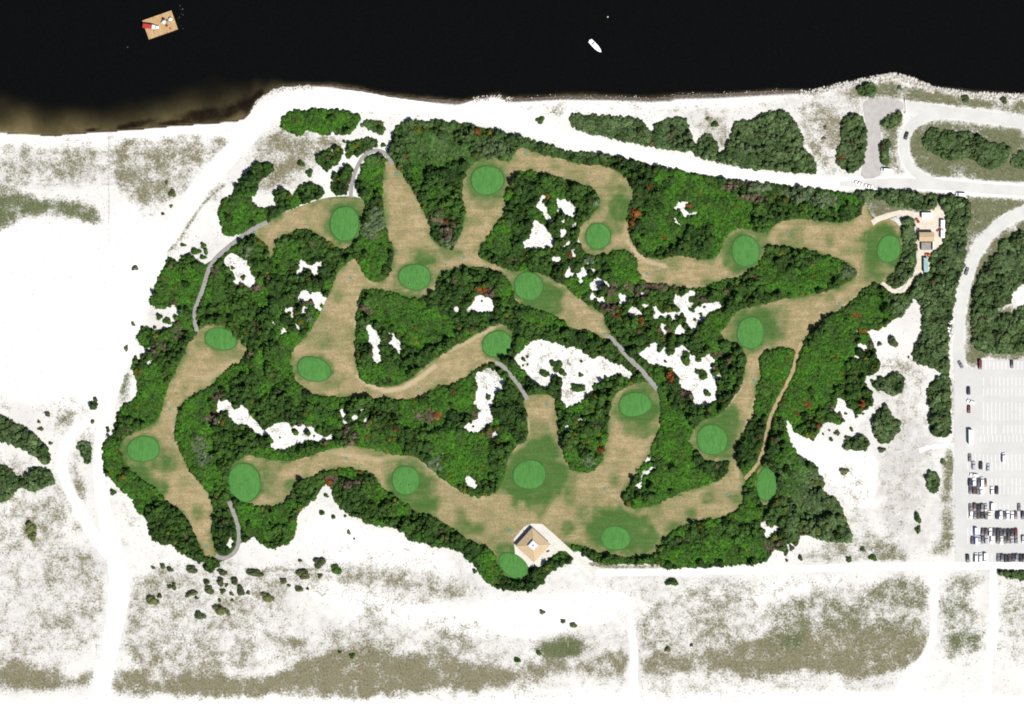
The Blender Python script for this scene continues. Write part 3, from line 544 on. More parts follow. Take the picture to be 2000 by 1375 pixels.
GSTRIP = [([(1150,1101),(1200,1107),(1290,1108)],8,.95,.05),([(238,1112),(250,1140),(243,1200),(235,1250),(222,1300)],5,.9,.3),([(222,1040),(236,1085),(243,1108)],4,.75,.4),([(440,360),(400,395),(375,430),(345,475),(318,500),(305,540),(290,575)],6,.8,.4),([(500,1118),(580,1112),(680,1117),(760,1125),(810,1138)],6,.7,.25),([(1330,1125),(1160,1127)],3,.55,.4),([(1834,1118),(1834,1190),(1834,1260),(1850,1290),(1890,1300),(1915,1285),(1930,1250)],2.5,.7,.3),([(1951,1130),(1951,1200),(1950,1270),(1962,1310)],2.5,.7,.4),([(1815,1120),(1815,1200),(1811,1250)],3,.8,.5),([(700,218),(850,229),(900,239)],2.5,.6,.4),([(195,1110),(198,1160),(192,1230),(186,1290)],4,.6,.4),([(290,580),(270,640),(255,690)],4,.6,.6),([(1228,1200),(1222,1235),(1228,1260)],3,.6,.4),([(1248,1260),(1247,1330)],3,.7,.4),([(1862,720),(1864,870)],5,.9,.6),([(1867,880),(1867,1090)],4,.8,.4),([(1740,800),(1760,788),(1790,796),(1812,830),(1818,850)],3,.6,.5),([(1170,1125),(1300,1126)],3,.5,.4),([(1500,1122),(1700,1118)],2.5,.35,.3),([(1500,345),(1600,349)],3,.4,.4),([(1690,900),(1676,1000),(1672,1090)],2.5,.5,.3)]
for poly, d, gn in BROAD:
    m = raster(poly, 1); g_grn = np.where(m & (g_den < .1), gn, g_grn); g_den = np.where(m, np.maximum(g_den, d), g_den)
g_den = blur(g_den, 4) * (.62 + .76 * vnoise(_gx, _gy, 34, 70.0)); g_den = np.where(g_den > .8, .8 + (g_den - .8) * .5, g_den); g_grn = blur(g_grn, 5)
for pts, w, d, gn in GSTRIP:
    m = strip_raster(pts, w); g_den = np.maximum(g_den, d * blur(m, 1, 1)); g_grn = np.where(m, gn, g_grn)
_hard = blur((road_m | (lot_m)).astype(np.float32), 1, 1)
g_den *= 1 - np.clip(_hard * 1.25, 0, 1)
veg_m = (viv_m | dul_m) & ~hole_m & ~road_m & ~lot_m & ~water_m
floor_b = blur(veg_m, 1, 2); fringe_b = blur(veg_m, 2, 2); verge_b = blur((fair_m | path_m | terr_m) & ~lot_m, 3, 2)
grey_b = blur(raster(SCRAPE, 1), 7) * .3 + .5 * blur(union([[(1590,890),(1720,760),(1810,700),(1862,860),(1862,1100),(1640,1090),(1600,960)],[(1000,192),(1500,190),(1700,150),(1700,230),(1640,350),(1540,210),(1000,230)],[(-40,1050),(200,1050),(1800,1100),(1820,1340),(-40,1340)],[(-40,265),(455,262),(300,450),(200,380),(-40,400)]], 1), 10)
white_b = blur(union([[(-40,445),(60,425),(200,445),(240,390),(310,430),(340,470),(270,640),(215,800),(150,800),(-40,770)],[(-40,262),(500,235),(440,266),(200,285),(-40,284)],[(500,195),(700,180),(1000,195),(1500,188),(1500,200),(1000,235),(560,215),(480,270),(400,350)],[(-40,1358),(2040,1345),(2040,1416),(-40,1416)],[(560,1140),(700,1140),(860,1190),(1000,1170),(1230,1150),(1230,1200),(1000,1250),(700,1200)],[(590,1010),(700,1020),(930,1110),(760,1110),(600,1085)],[(1540,830),(1620,870),(1720,880),(1700,1000),(1650,960),(1560,890)],[(1420,1180),(1520,1130),(1700,1125),(1560,1160)]], 1) | hole_m, 3)
fair_d = dist_in(fair_m, 9)
g_den = np.maximum(g_den, .08 * ~(road_m | lot_m) + .20 * blur(hole_m, 3))

# ------------------------------------------------------------------ materials of the setting
def mat_ground():
    t = NT('beach_ground')
    gd, gg, fl, wet, weed, sub, fri, ver, gre = (t.attr(k) for k in ('grass', 'green', 'floor', 'wet', 'weed', 'seabed', 'fringe', 'verge', 'grey'))
    whi = t.attr('white')
    n1 = t.noise(0.16, 8.0, .68); n2 = t.noise(.9, 4.0, .65); n3 = t.noise(0.03, 4.0); n4 = t.noise(0.5, 5.0)
    sand = t.mix(t.ramp(n3, .35, .7), (.55, .54, .52), (.48, .47, .452))
    sand = t.mix(t.math('MULTIPLY', t.ramp(t.noise(.07, 8.0, .72), .52, .68), .7), sand, (.40, .388, .37))
    n5 = t.noise(.11, 9.0, .74)
    gre = t.math('SUBTRACT', gre, t.math('MULTIPLY', whi, .6))
    sand = t.mix(t.math('MULTIPLY', whi, .8), sand, (.64, .628, .61))
    sand = t.mix(t.math('MULTIPLY', t.ramp(t.math('ADD', gre, t.math('MULTIPLY_ADD', n5, 2.2, -1.1)), .35, 1.0), .85), sand, t.mix(n2, (.42, .405, .38), (.33, .32, .31)))
    v = t.math('ADD', gd, t.math('MULTIPLY_ADD', n1, 1.9, -.95))
    v = t.math('ADD', v, t.math('MULTIPLY_ADD', n2, 1.3, -.65))
    gm = t.math('MULTIPLY', t.ramp(v, .18, .86), t.ramp(gd, .04, .2))
    tan = t.mix(t.ramp(n2, .3, .7), (.195, .178, .118), (.125, .117, .074))
    grn = t.mix(t.ramp(n2, .3, .7), (.105, .122, .06), (.062, .080, .034))
    gc = t.mix(t.ramp(t.math('ADD', gg, t.math('MULTIPLY_ADD', n4, .8, -.4)), .25, .85), tan, grn)
    c = t.mix(gm, sand, gc)
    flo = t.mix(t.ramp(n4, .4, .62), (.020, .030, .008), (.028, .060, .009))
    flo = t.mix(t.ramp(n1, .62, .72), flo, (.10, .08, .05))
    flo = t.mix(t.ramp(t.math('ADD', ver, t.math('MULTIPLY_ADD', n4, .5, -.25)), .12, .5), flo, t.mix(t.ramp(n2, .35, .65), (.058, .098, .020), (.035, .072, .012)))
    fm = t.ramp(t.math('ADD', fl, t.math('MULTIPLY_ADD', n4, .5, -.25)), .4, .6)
    fq = t.ramp(t.math('ADD', fri, t.math('MULTIPLY_ADD', n1, 1.3, -.65)), .46, .8)
    c = t.mix(t.math('MULTIPLY', fq, .6), c, t.mix(t.ramp(n2, .35, .65), (.20, .165, .105), (.11, .10, .05)))
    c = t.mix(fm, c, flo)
    wetc = t.mix(t.ramp(n2, .35, .65), (.13, .11, .09), (.06, .048, .04))
    c = t.mix(t.ramp(t.math('ADD', wet, t.math('MULTIPLY_ADD', n2, .5, -.25)), .3, .8), c, wetc)
    bed = t.mix(t.ramp(n1, .3, .7), (.34, .30, .195), (.25, .22, .135))
    bed = t.mix(t.ramp(t.math('ADD', weed, t.math('MULTIPLY_ADD', n1, 1.4, -.7)), .1, 1.1), bed, (.05, .034, .024))
    c = t.mix(sub, c, bed)
    return t.finish(t.bsdf(c, .95, .05, bump=n4, bstr=.35, bdist=.5))
def mat_water():
    t = NT('sea_water')
    sh = t.attr('shallow')
    n = t.noise(.35, 6.0, .7); n2 = t.noise(1.6, 2.0)
    c = t.mix(t.ramp(n2, .3, .7), (.0015, .0018, .0018), (.0032, .0036, .0032))
    b = t.bsdf(c, .18, .10, bump=n, bstr=.22, bdist=.12)
    tr = t.n('ShaderNodeBsdfTransparent'); tr.inputs[0].default_value = (.68, .65, .56, 1)
    mx = t.n('ShaderNodeMixShader')
    t.l(sh, mx.inputs[0]); t.l(b.outputs[0], mx.inputs[1]); t.l(tr.outputs[0], mx.inputs[2])
    return t.finish(mx)
def mat_fairway():
    t = NT('dry_fairway_turf')
    lu = t.attr('lush'); wo = t.attr('worn')
    n1 = t.noise(.10, 5.0, .6); n2 = t.noise(.9, 4.0, .65); n3 = t.noise(.3, 6.0, .65); n4 = t.noise(2.2, 2.0)
    straw = t.mix(t.ramp(n3, .34, .66), (.275, .207, .118), (.37, .288, .175))
    straw = t.mix(t.ramp(n4, .42, .72), straw, (.175, .145, .075))
    straw = t.mix(t.math('MULTIPLY', t.ramp(t.noise(.55, 6.0, .75), .54, .70), .8), straw, (.40, .31, .19))
    straw = t.mix(t.math('MULTIPLY', t.ramp(n1, .42, .66), .5), straw, (.175, .160, .072))
    straw = t.mix(t.math('MULTIPLY', t.ramp(n2, .52, .68), .65), straw, (.11, .13, .045))
    l = t.math('ADD', lu, t.math('MULTIPLY_ADD', n3, .9, -.45))
    l = t.math('ADD', l, t.math('MULTIPLY_ADD', n2, .5, -.25))
    green = t.mix(t.ramp(n2, .3, .7), (.040, .096, .022), (.068, .118, .034))
    c = t.mix(t.ramp(l, .0, 1.0), straw, green)
    mp = t.n('ShaderNodeMapping'); t.l(t.coord(), mp.inputs[0]); mp.inputs['Rotation'].default_value = (0, 0, .6); mp.inputs['Scale'].default_value = (.12, 1, 1)
    st = t.noise(.45, 5.0, .7, .6, vec=mp.outputs[0])
    c = t.mix(t.ramp(st, .35, .68), t.mix(1.0, c, (.86, .88, .84), 'MULTIPLY'), t.mix(1.0, c, (1.14, 1.11, 1.10), 'MULTIPLY'))
    w = t.ramp(t.math('ADD', wo, t.math('MULTIPLY_ADD', n2, .5, -.25)), .25, .9)
    c = t.mix(w, c, (.36, .29, .185))
    return t.finish(t.bsdf(c, .95, .03, bump=n2, bstr=.5, bdist=.3))
def mat_green():
    t = NT('putting_green_turf')
    mp = t.n('ShaderNodeMapping'); t.l(t.coord(), mp.inputs[0]); mp.inputs['Scale'].default_value = (1, .22, 1)
    n1 = t.noise(.95, 6.0, .75, vec=mp.outputs[0]); n2 = t.noise(1.0, 6.0, .75); n3 = t.noise(.12, 3.0)
    c = t.mix(t.ramp(n1, .36, .6), (.047, .140, .030), (.068, .192, .046))
    c = t.mix(t.math('MULTIPLY', t.ramp(n2, .52, .66), .75), c, (.034, .106, .024))
    c = t.mix(t.ramp(t.attr('rim'), .3, .9), c, (.034, .090, .022))
    c = t.mix(t.math('MULTIPLY', t.ramp(n3, .4, .7), .4), c, (.054, .158, .040))
    return t.finish(t.bsdf(c, .9, .05))
def mat_road(name, a, b, stain=(.4, .4, .4), k=.3, sc=.25):
    t = NT(name)
    n1 = t.noise(sc, 6.0, .65); n2 = t.noise(2.0, 3.0)
    c = t.mix(t.ramp(n1, .35, .65), a, b)
    c = t.mix(t.math('MULTIPLY', t.ramp(n2, .5, .75), k), c, stain)
    return t.finish(t.bsdf(c, .92, .08, bump=n2, bstr=.2, bdist=.03))
M_ground = mat_ground(); M_water = mat_water(); M_fair = mat_fairway(); M_green = mat_green()
M_sandroad = mat_road('white_sand_road', (.66, .645, .62), (.60, .585, .565), (.53, .52, .50), .35, .08)
M_concrete = mat_road('pale_concrete_road', (.49, .485, .465), (.44, .435, .42), (.37, .365, .355), .5, .1)
M_lot = mat_road('parking_concrete', (.455, .455, .445), (.42, .42, .41), (.48, .48, .47), .4, .06)
M_path = mat_road('grey_asphalt_path', (.245, .238, .228), (.195, .19, .184), (.30, .275, .235), .5, .5)
M_turn = mat_road('worn_pink_asphalt', (.37, .35, .335), (.31, .295, .285), (.45, .43, .41), .5, .3)
M_dirt = mat_road('sandy_dirt', (.33, .245, .15), (.25, .185, .105), (.17, .14, .07), .4, .3)
M_yard = mat_road('yard_sand', (.56, .50, .42), (.47, .42, .345), (.36, .31, .24), .5, .3)
M_terr = mat_road('terrace_concrete', (.53, .51, .46), (.47, .455, .41), (.43, .42, .35), .5, .25)
M_line = simple('white_line_paint', (.545, .545, .535), .8, .1, 0, .06)

# ------------------------------------------------------------------ ground and sea
def axis(a, b, step, far): return np.concatenate([[a - far * 1.0], np.arange(a, b + .1, step), [b + far * 1.0]])
gx = axis(-40, 2040, 4, 20000); gy = axis(-40, 1416, 4, 20000)
GX, GY = np.meshgrid(gx, gy)
def grid_quads(nx, ny):
    i = np.arange(ny - 1)[:, None] * nx + np.arange(nx - 1)[None, :]
    i = i.ravel(); return np.column_stack([i + nx, i + nx + 1, i + 1, i])
dY = GY - shore_y(np.clip(GX, -400, 2400))
def shallow_depth(x, y):
    d = shore_y(np.clip(x, -400, 2400)) - y                      # px out from the waterline
    wdt = np.interp(x, [-40, 0, 120, 200, 300, 420, 480, 520, 560, 620, 700, 1000, 1300, 1600, 2000], [64, 64, 56, 44, 62, 76, 66, 24, 10, 6, 8, 8, 8, 4, 4])
    n = vnoise(x, y, 46) - .5
    wdt = wdt * 1.35
    s = 1 - (d + n * 26 * np.clip(wdt / 60, 0, 1)) / wdt
    return np.clip(s, 0, 1)
sh = shallow_depth(GX, GY)
z = np.where(dY >= 0, np.minimum(-.2 + dY * .05, 0), np.maximum(-.22 - (1 - sh) * 2.4, -.22 + dY * .05 * 1.2))
z = np.where((dY < 0) & (sh <= 0), np.maximum(-3.0, -.6 + dY * .05), z)
z = np.where(dY < 0, np.minimum(z, -.23), z)
inb = lambda r: bil(r, GX, GY)
wet_w = np.interp(GX, [-400, 480, 560, 640, 700, 890, 930, 985, 1000, 1500, 1590, 1640, 2400], [.01, .01, 2, 6, 12, 12, 3, 4, 11, 13, 8, 2, 2])
wet = np.clip(1.25 - np.maximum(dY, 0) / wet_w, 0, 1) * (dY > -3)
weed = np.zeros_like(GX)
for cx, cy, rx, ry, rot in ((262,244,42,8,-14),(178,255,16,5,-10),(455,215,44,12,-28),(400,225,60,14,-10),(480,205,22,16,-30),(350,240,60,8,-5),(500,190,24,10,-40)):
    a = math.radians(rot); u = (GX-cx)*math.cos(a) + (GY-cy)*math.sin(a); v = -(GX-cx)*math.sin(a) + (GY-cy)*math.cos(a)
    weed = np.maximum(weed, np.clip(1.5 - np.hypot(u/rx, v/ry), 0, 1))
weed = np.maximum(weed, .75 * np.clip((GX - 560) / 60, 0, 1))
seabed = np.clip(-dY / 3, 0, 1)
WXv, WYv = W(GX, GY)
gv = np.column_stack([WXv.ravel(), WYv.ravel(), z.ravel()])
gme = np_mesh('ground', gv, quads=grid_quads(len(gx), len(gy)), smooth=True,
    attrs=dict(grass=inb(g_den), green=inb(g_grn), floor=inb(floor_b), fringe=inb(fringe_b), verge=inb(verge_b), white=inb(white_b), grey=inb(grey_b), wet=wet, weed=weed, seabed=seabed))
tag(mesh_obj('ground', gme, M_ground), 'white sand ground with patches of dry dune grass', kind='structure')

wx = axis(-40, 2040, 4, 20000); wy = np.concatenate([[-20000.], np.arange(-40, 290, 4.)])
SX, SY = np.meshgrid(wx, wy)
ssh = shallow_depth(SX, SY)
a, b = W(SX, SY)
wme = np_mesh('sea', np.column_stack([a.ravel(), b.ravel(), np.full(a.size, -.2)]), quads=grid_quads(len(wx), len(wy)), smooth=True,
    attrs=dict(shallow=np.clip(ssh, 0, 1) ** 1.25 * np.interp(SX, [-40, 500, 560, 640], [.98, .75, .6, .8])))
tag(mesh_obj('sea', wme, M_water), 'near black calm sea water, olive in the shallows', kind='structure')

# ------------------------------------------------------------------ sheets: roads, paths, lot, fairways
def strip_obj(name, pts, ws, mat, z, label, wob=0.0, step=6.0):
    A, B = strip_outline(pts, ws, step, wob)
    n = len(A); vs = np.zeros((2*n, 3)); vs[:n, 0], vs[:n, 1] = W(A[:,0], A[:,1]); vs[n:, 0], vs[n:, 1] = W(B[:,0], B[:,1]); vs[:, 2] = z
    i = np.arange(n - 1); q = np.column_stack([i, i+1, n+i+1, n+i])
    me = np_mesh(name, vs, quads=q)
    if me.polygons[0].normal.z < 0: me.flip_normals()
    return tag(mesh_obj(name, me, mat), label, kind='structure')
strip_obj('sand_road', *ROADS['north'], M_sandroad, .020, 'wide white sand road running along the shore', .5)
strip_obj('sand_road', *ROADS['west'], M_sandroad, .026, 'white sand road curving down the left side', .6)
strip_obj('sand_road', *ROADS['westloop'], M_sandroad, .032, 'white sand track bowing out left of the main sand road', .5)
strip_obj('sand_road', *ROADS['bottom'], M_sandroad, .038, 'straight white road along the bottom of the course', .25)
strip_obj('sand_road', *ROADS['south1'], M_sandroad, .044, 'white track down to the beach left of the pale grass island', .3)
strip_obj('sand_road', *ROADS['south2'], M_sandroad, .044, 'white track down to the beach right of the pale grass island', .3)
strip_obj('sand_path', *ROADS['south3'], M_sandroad, .044, 'short white path through the dune grass to the beach', .3)
strip_obj('concrete_road', *ROADS['loop_top'], M_concrete, .05, 'pale concrete road leaving the barrier gate eastward')
strip_obj('concrete_road', *ROADS['loop'], M_concrete, .056, 'curved concrete loop road round the grass at upper right')
strip_obj('concrete_road', *ROADS['north_east'], M_concrete, .053, 'pale concrete lane along the upper right road')
strip_obj('concrete_road', *ROADS['east'], M_concrete, .062, 'curved concrete road leading into the parking lot')
PL = {'p1':'long winding grey path at upper left','p2':'looped grey path at the top of the course','p3':'short grey path left of the largest sand hollow','p4':'diagonal grey path right of the largest sand hollow','p5':'hooked grey path at lower left'}
for k, (p, w) in PATHS.items(): strip_obj('golf_path', p, w, M_path, .17, PL[k], .12, 5.0)
DL = {'d1':'sandy footpath behind the work yard hedge','d2':'pale sandy track entering the work yard','d3':'narrow brown dirt trail down the right of the course','d4':'pale sandy track joining the parking lot'}
for k, (p, w) in DIRT.items(): strip_obj('dirt_trail', p, w, {'d1':M_yard,'d2':M_yard,'d3':M_dirt,'d4':M_sandroad}[k], .18, DL[k], .6, 4.0)

def poly_obj(name, poly, mat, z, label, smooth=0, spacing=None, attrs=None):
    p = chaikin(poly, smooth) if smooth else np.asarray(poly, float)
    pts = [Vector(q) for q in p]; n = len(pts)
    if spacing:
        x0, y0 = p.min(0); x1, y1 = p.max(0)
        X, Y = np.meshgrid(np.arange(x0, x1, spacing), np.arange(y0, y1, spacing))
        ins = np.zeros(X.shape, bool); q = np.roll(p, -1, 0)
        for (ax, ay), (bx, by) in zip(p, q):
            if ay == by: continue
            rr = (Y >= min(ay, by)) & (Y < max(ay, by))
            ins ^= rr & (X < ax + (Y - ay) * (bx - ax) / (by - ay))
        pts += [Vector((a, b)) for a, b in zip(X[ins] + .01, Y[ins] + .013)]
    vs, _, fs, _, _, _ = delaunay_2d_cdt(pts, [], [list(range(n))], 1, 1e-4)
    P = np.array([(v.x, v.y) for v in vs])
    w3 = np.zeros((len(P), 3)); w3[:, 0], w3[:, 1] = W(P[:,0], P[:,1]); w3[:, 2] = z
    tr = np.array([f[:3] for f in fs])
    me = np_mesh(name, w3, tris=tr, attrs=attrs(P[:,0], P[:,1]) if attrs else None)
    if me.polygons[0].normal.z < 0: me.flip_normals()
    return tag(mesh_obj(name, me, mat), label, kind='structure')
def seg_dist(x, y, pts):
    best = np.full(x.shape, 1e9)
    for (ax, ay), (bx, by) in zip(pts[:-1], pts[1:]):
        L2 = (bx-ax)**2 + (by-ay)**2
        t = np.clip(((x-ax)*(bx-ax) + (y-ay)*(by-ay)) / L2, 0, 1)
        best = np.minimum(best, np.hypot(x - ax - t*(bx-ax), y - ay - t*(by-ay)))
    return best
def fair_attrs(x, y):
    lu = np.zeros_like(x); wo = np.zeros_like(x)
    for cx, cy, rx, ry, s in LUSH:
        d = np.hypot((x-cx)/rx, (y-cy)/ry) + .35 * (vnoise(x, y, 12, 80.0) - .5); lu = np.maximum(lu, s * 1.15 * np.clip((1.28 - d) / .62, 0, 1))
    for pts, w, s in WORN:
        wo = np.maximum(wo, s * np.clip(1.4 - seg_dist(x, y, pts) / w, 0, 1))
    for g in GREENS:
        d = np.hypot((x-g[0])/g[2], (y-g[1])/g[3]); lu = np.maximum(lu, .8 * np.clip((1.42 - d + .3 * (vnoise(x, y, 10, 90.0) - .5)) / .3, 0, 1))
    e = np.clip(1 - bil(fair_d, x, y) / 13, 0, 1)
    lu = np.maximum(lu, e * np.clip(vnoise(x, y, 17, 1.0) * 1.9 - .32, 0, .85))
    lu = np.maximum(lu, np.clip((vnoise(x, y, 30, 8.0) - .5) * 1.6, 0, .5) + .22 * np.clip((y - 880) / 90, 0, 1) * (x > 800))
    lu = lu * (.72 + .5 * vnoise(x, y, 13, 12.0))
    return dict(lush=lu, worn=wo)
FL = {'a':'dry straw fairway with an oval green at upper left','b':'dry branching fairway in the middle left of the course','c':'dry branching fairway across the upper middle of the course','d':'dry fairway looping round the right side of the course','e':'broad dry fairway along the bottom round the clubhouse','f':'small lush lawn under the practice green','g':'dry fairway down the left edge of the course','h':'small lush apron round the narrow green'}
for i, (k, p) in enumerate(F.items()):
    poly_obj('fairway', p, M_fair, .07 + .012 * i, FL[k], 2, 6.0, fair_attrs)
poly_obj('terrace', TERRACE, M_terr, .20, 'pale concrete terrace and walkway round the clubhouse')
poly_obj('asphalt_turnaround', TURN, M_turn, .075, 'worn pinkish grey asphalt lane behind the barrier gate', 1)
poly_obj('yard_ground', YARD, M_yard, .09, 'bare sandy ground of the work yard', 1)
lot = poly_obj('parking_lot', LOT, M_lot, .085, 'pale concrete parking lot at the right edge')

# putting greens: low rounded mounds
for i, (cx, cy, rx, ry, rot, label, _) in enumerate(GREENS):
    a = math.radians(rot); nseg = 44; vs = []; rings = ((1.06, 0.0), (1.0, .05), (.93, .09), (.6, .13), (.25, .15))
    ph = random.uniform(0, 6.28)
    for s, h in rings:
        for k in range(nseg):
            t = 2 * math.pi * k / nseg; w = 1 + .022 * math.sin(2*t + ph) + .018 * math.sin(3*t + 2*ph)
            u = rx * s * w * math.copysign(abs(math.cos(t)) ** .94, math.cos(t)); v = ry * s * w * math.copysign(abs(math.sin(t)) ** .94, math.sin(t))
            X, Y = W(cx + u*math.cos(a) - v*math.sin(a), cy + u*math.sin(a) + v*math.cos(a))
            vs.append((X, Y, .165 + h * 2))
    vs.append((*W(cx, cy), .165 + .32))
    fs = []
    for r in range(len(rings) - 1):
        for k in range(nseg):
            j = (k + 1) % nseg; fs.append((r*nseg + j, r*nseg + k, (r+1)*nseg + k, (r+1)*nseg + j))
    c = len(vs) - 1; r = (len(rings) - 1) * nseg
    fs += [(r + (k+1) % nseg, r + k, c) for k in range(nseg)]
    mb = MB().add(vs, fs); o = mb.build('putting_green', M_green, smooth=True)
    ra = o.data.attributes.new('rim', 'FLOAT', 'POINT'); ra.data.foreach_set('value', np.concatenate([np.full(nseg, 1.0), np.full(nseg, .75), np.zeros(len(vs) - 2*nseg)]).astype(np.float32))
    tag(o, label, 'putting green', 'putting greens of the course')

# parking markings
lm = MB()
def pline(x0, y0, x1, y1, w=.5):
    X0, Y0 = W(x0, y0); X1, Y1 = W(x1, y1)
    if abs(x1-x0) < abs(y1-y0): lm.add([(X0-w/2,Y1,.10),(X0+w/2,Y1,.10),(X0+w/2,Y0,.10),(X0-w/2,Y0,.10)], [(0,1,2,3)])
    else: lm.add([(X0,Y0-w/2,.10),(X1,Y0-w/2,.10),(X1,Y0+w/2,.10),(X0,Y0+w/2,.10)], [(0,1,2,3)])
for y0, y1, xs in ((706,722,1925),(737,754,1921),(758,773,1921),(786,804,1921),(805,821,1921),(830,848,1921),(850,864,1915),(888,902,1905),(903,918,1890),(934,949,1890),(951,966,1890),(984,998,1890),(999,1014,1890),(1032,1047,1890),(1048,1062,1890),(1082,1097,1890)):
    x = xs
    while x < 2090:
        if random.random() > .06: pline(x, y0 + random.uniform(-1, 1), x, y1 + random.uniform(-1, 1))
        x += 7.9
lo = lm.build('stall_lines', M_line, lot)

# ------------------------------------------------------------------ foliage
def mat_leaf(name, attr=True):
    t = NT(name)
    if attr: base = t.attr('leaf', True)
    else:
        oi = t.n('ShaderNodeObjectInfo'); base = oi.outputs['Color']
    geo = t.n('ShaderNodeNewGeometry')
    n = t.noise(.9, 4.0, .7, vec=geo.outputs['Position'])
    k = t.mix(t.ramp(n, .3, .72), (.62, .68, .6), (1.38, 1.3, 1.25))
    c = t.mix(1.0, base, k, 'MULTIPLY')
    d = t.bsdf(c, .75, .12)
    tl = t.n('ShaderNodeBsdfTranslucent'); t.l(c, tl.inputs[0])
    mx = t.n('ShaderNodeMixShader'); mx.inputs[0].default_value = .18
    t.l(d.outputs[0], mx.inputs[1]); t.l(tl.outputs[0], mx.inputs[2])
    return t.finish(mx)
M_leaf = mat_leaf('thicket_leaves'); M_leafo = mat_leaf('tree_leaves', False)
M_bark = simple('grey_brown_bark', (.11, .085, .065), .9, .1, 0, .3, 3.0)

SEG = 7
def shrub_batch(cx, cy, r, h, colr, z0=None, nleaf=30, leafk=.34, lump=.22):
    """many shrubs at once: a lumpy dome of foliage and leaf clumps standing off it. all arrays in metres"""
    N = len(cx); z0 = np.zeros(N) if z0 is None else z0
    el = np.array([-.10, .38, .95]); ang = np.arange(SEG) * 2 * math.pi / SEG
    rot = rng.random(N) * 6.28
    A = rot[:, None, None] + ang[None, None, :] + (np.arange(3) * .45)[None, :, None]
    rad = 1 + rng.normal(0, lump, (N, 3, SEG))
    cosE = np.cos(el)[None, :, None]; sinE = np.sin(el)[None, :, None]
    X = cx[:, None, None] + r[:, None, None] * .86 * cosE * rad * np.cos(A)
    st = rng.uniform(.78, 1.25, (N, 1, 1)); Y = cy[:, None, None] + r[:, None, None] * .86 * st * cosE * rad * np.sin(A)
    Z = z0[:, None, None] + h[:, None, None] * (.34 + .58 * sinE * np.clip(rad, .7, 1.35))
    dome = np.stack([X, Y, Z], -1).reshape(N, 3 * SEG, 3)
    top = np.stack([cx + rng.normal(0, .12, N) * r, cy + rng.normal(0, .12, N) * r, z0 + h * (.9 + rng.normal(0, .05, N))], -1)[:, None]
    dv = np.concatenate([dome, top], 1); nd = 3 * SEG + 1
    tri = []
    for k in range(2):
        for i in range(SEG):
            j = (i + 1) % SEG; a, b, c, d = k*SEG+i, k*SEG+j, (k+1)*SEG+j, (k+1)*SEG+i
            tri += [(a, b, c), (a, c, d)]
    for i in range(SEG): tri.append((2*SEG + i, 2*SEG + (i+1) % SEG, 3*SEG))
    tri = np.array(tri)
    T = (tri[None] + (np.arange(N) * nd)[:, None, None]).reshape(-1, 3)
    # leaf clumps
    th = rng.random((N, nleaf)) * 6.283; ph = np.arcsin(np.clip(rng.random((N, nleaf)) ** .8, 0, 1)); ph = np.where(rng.random((N, nleaf)) < .12, -.1, ph)
    rr = rng.uniform(.82, 1.08, (N, nleaf))
    nx = np.cos(ph) * np.cos(th); ny = np.cos(ph) * np.sin(th); nz = np.sin(ph)
    C = np.stack([cx[:, None] + r[:, None] * rr * nx, cy[:, None] + r[:, None] * rr * ny, z0[:, None] + h[:, None] * (.34 + .64 * rr * nz)], -1)
    nrm = np.stack([nx, ny, nz + .6], -1) + rng.normal(0, .4, (N, nleaf, 3)); nrm /= np.linalg.norm(nrm, axis=-1, keepdims=True)
    u = np.cross(nrm, rng.normal(0, 1, (N, nleaf, 3))); u /= np.linalg.norm(u, axis=-1, keepdims=True) + 1e-6
    v = np.cross(nrm, u)
    sz = (leafk * np.clip(r, .6, 2.6) ** .6)[:, None] * rng.uniform(.6, 1.35, (N, nleaf))
    u = u * sz[..., None]; v = v * (sz * rng.uniform(.5, .9, (N, nleaf)))[..., None]
    Q = np.stack([C - u - v * .3, C - v, C + u + v * .2, C + v], 2).reshape(-1, 3)
    base = N * nd
    q = (np.arange(N * nleaf) * 4)[:, None] + np.arange(4)[None, :] + base
    verts = np.concatenate([dv.reshape(-1, 3), Q])
    cd = np.repeat(colr, nd, 0) * rng.uniform(.82, 1.12, (N * nd, 1))
    cl = np.repeat(np.repeat(colr, nleaf, 0) * rng.uniform(.7, 1.45, (N * nleaf, 1)), 4, 0)
    return verts, T, q, np.concatenate([cd, cl])

# zones of low bright scrub and of odd-coloured plants
BRIGHT = [(385,560,45,40),(330,560,30,40),(620,235,80,25),(455,420,28,40),(285,750,35,45),(280,800,40,30),(385,860,40,60),(400,920,45,30),(220,900,22,40),(255,960,40,30),(1010,740,18,30),(1370,400,90,45),(1330,345,60,14),(1420,430,40,30),(900,890,60,60),(820,810,60,30),(930,760,12,40),(1340,950,70,35),(1330,860,30,60),(1300,990,60,15),(1545,760,30,80),(1560,900,30,60),(1600,720,40,60),(1640,660,40,40),(1520,720,26,40),(1430,1070,70,25),(1330,1085,40,20),(760,610,60,25),(830,640,60,35),(1010,640,0,0),(580,430,0,0),(690,560,0,0),(500,1000,30,50),(560,1000,30,20),(740,960,30,20),(1100,860,0,0),(870,300,50,30),(830,270,30,20),(1180,760,0,0),(1220,520,35,45),(1290,460,40,30),(960,480,16,14),(640,640,30,60),(560,690,30,50),(1290,860,24,70),(1300,690,0,0),(1065,620,40,25),(960,1110,30,40),(700,880,90,14),(560,890,60,10),(470,480,10,10),(735,470,30,60),(730,345,30,40),(1560,545,60,22),(1700,600,40,20),(640,780,60,10),(900,760,25,30),(1150,905,40,16)]
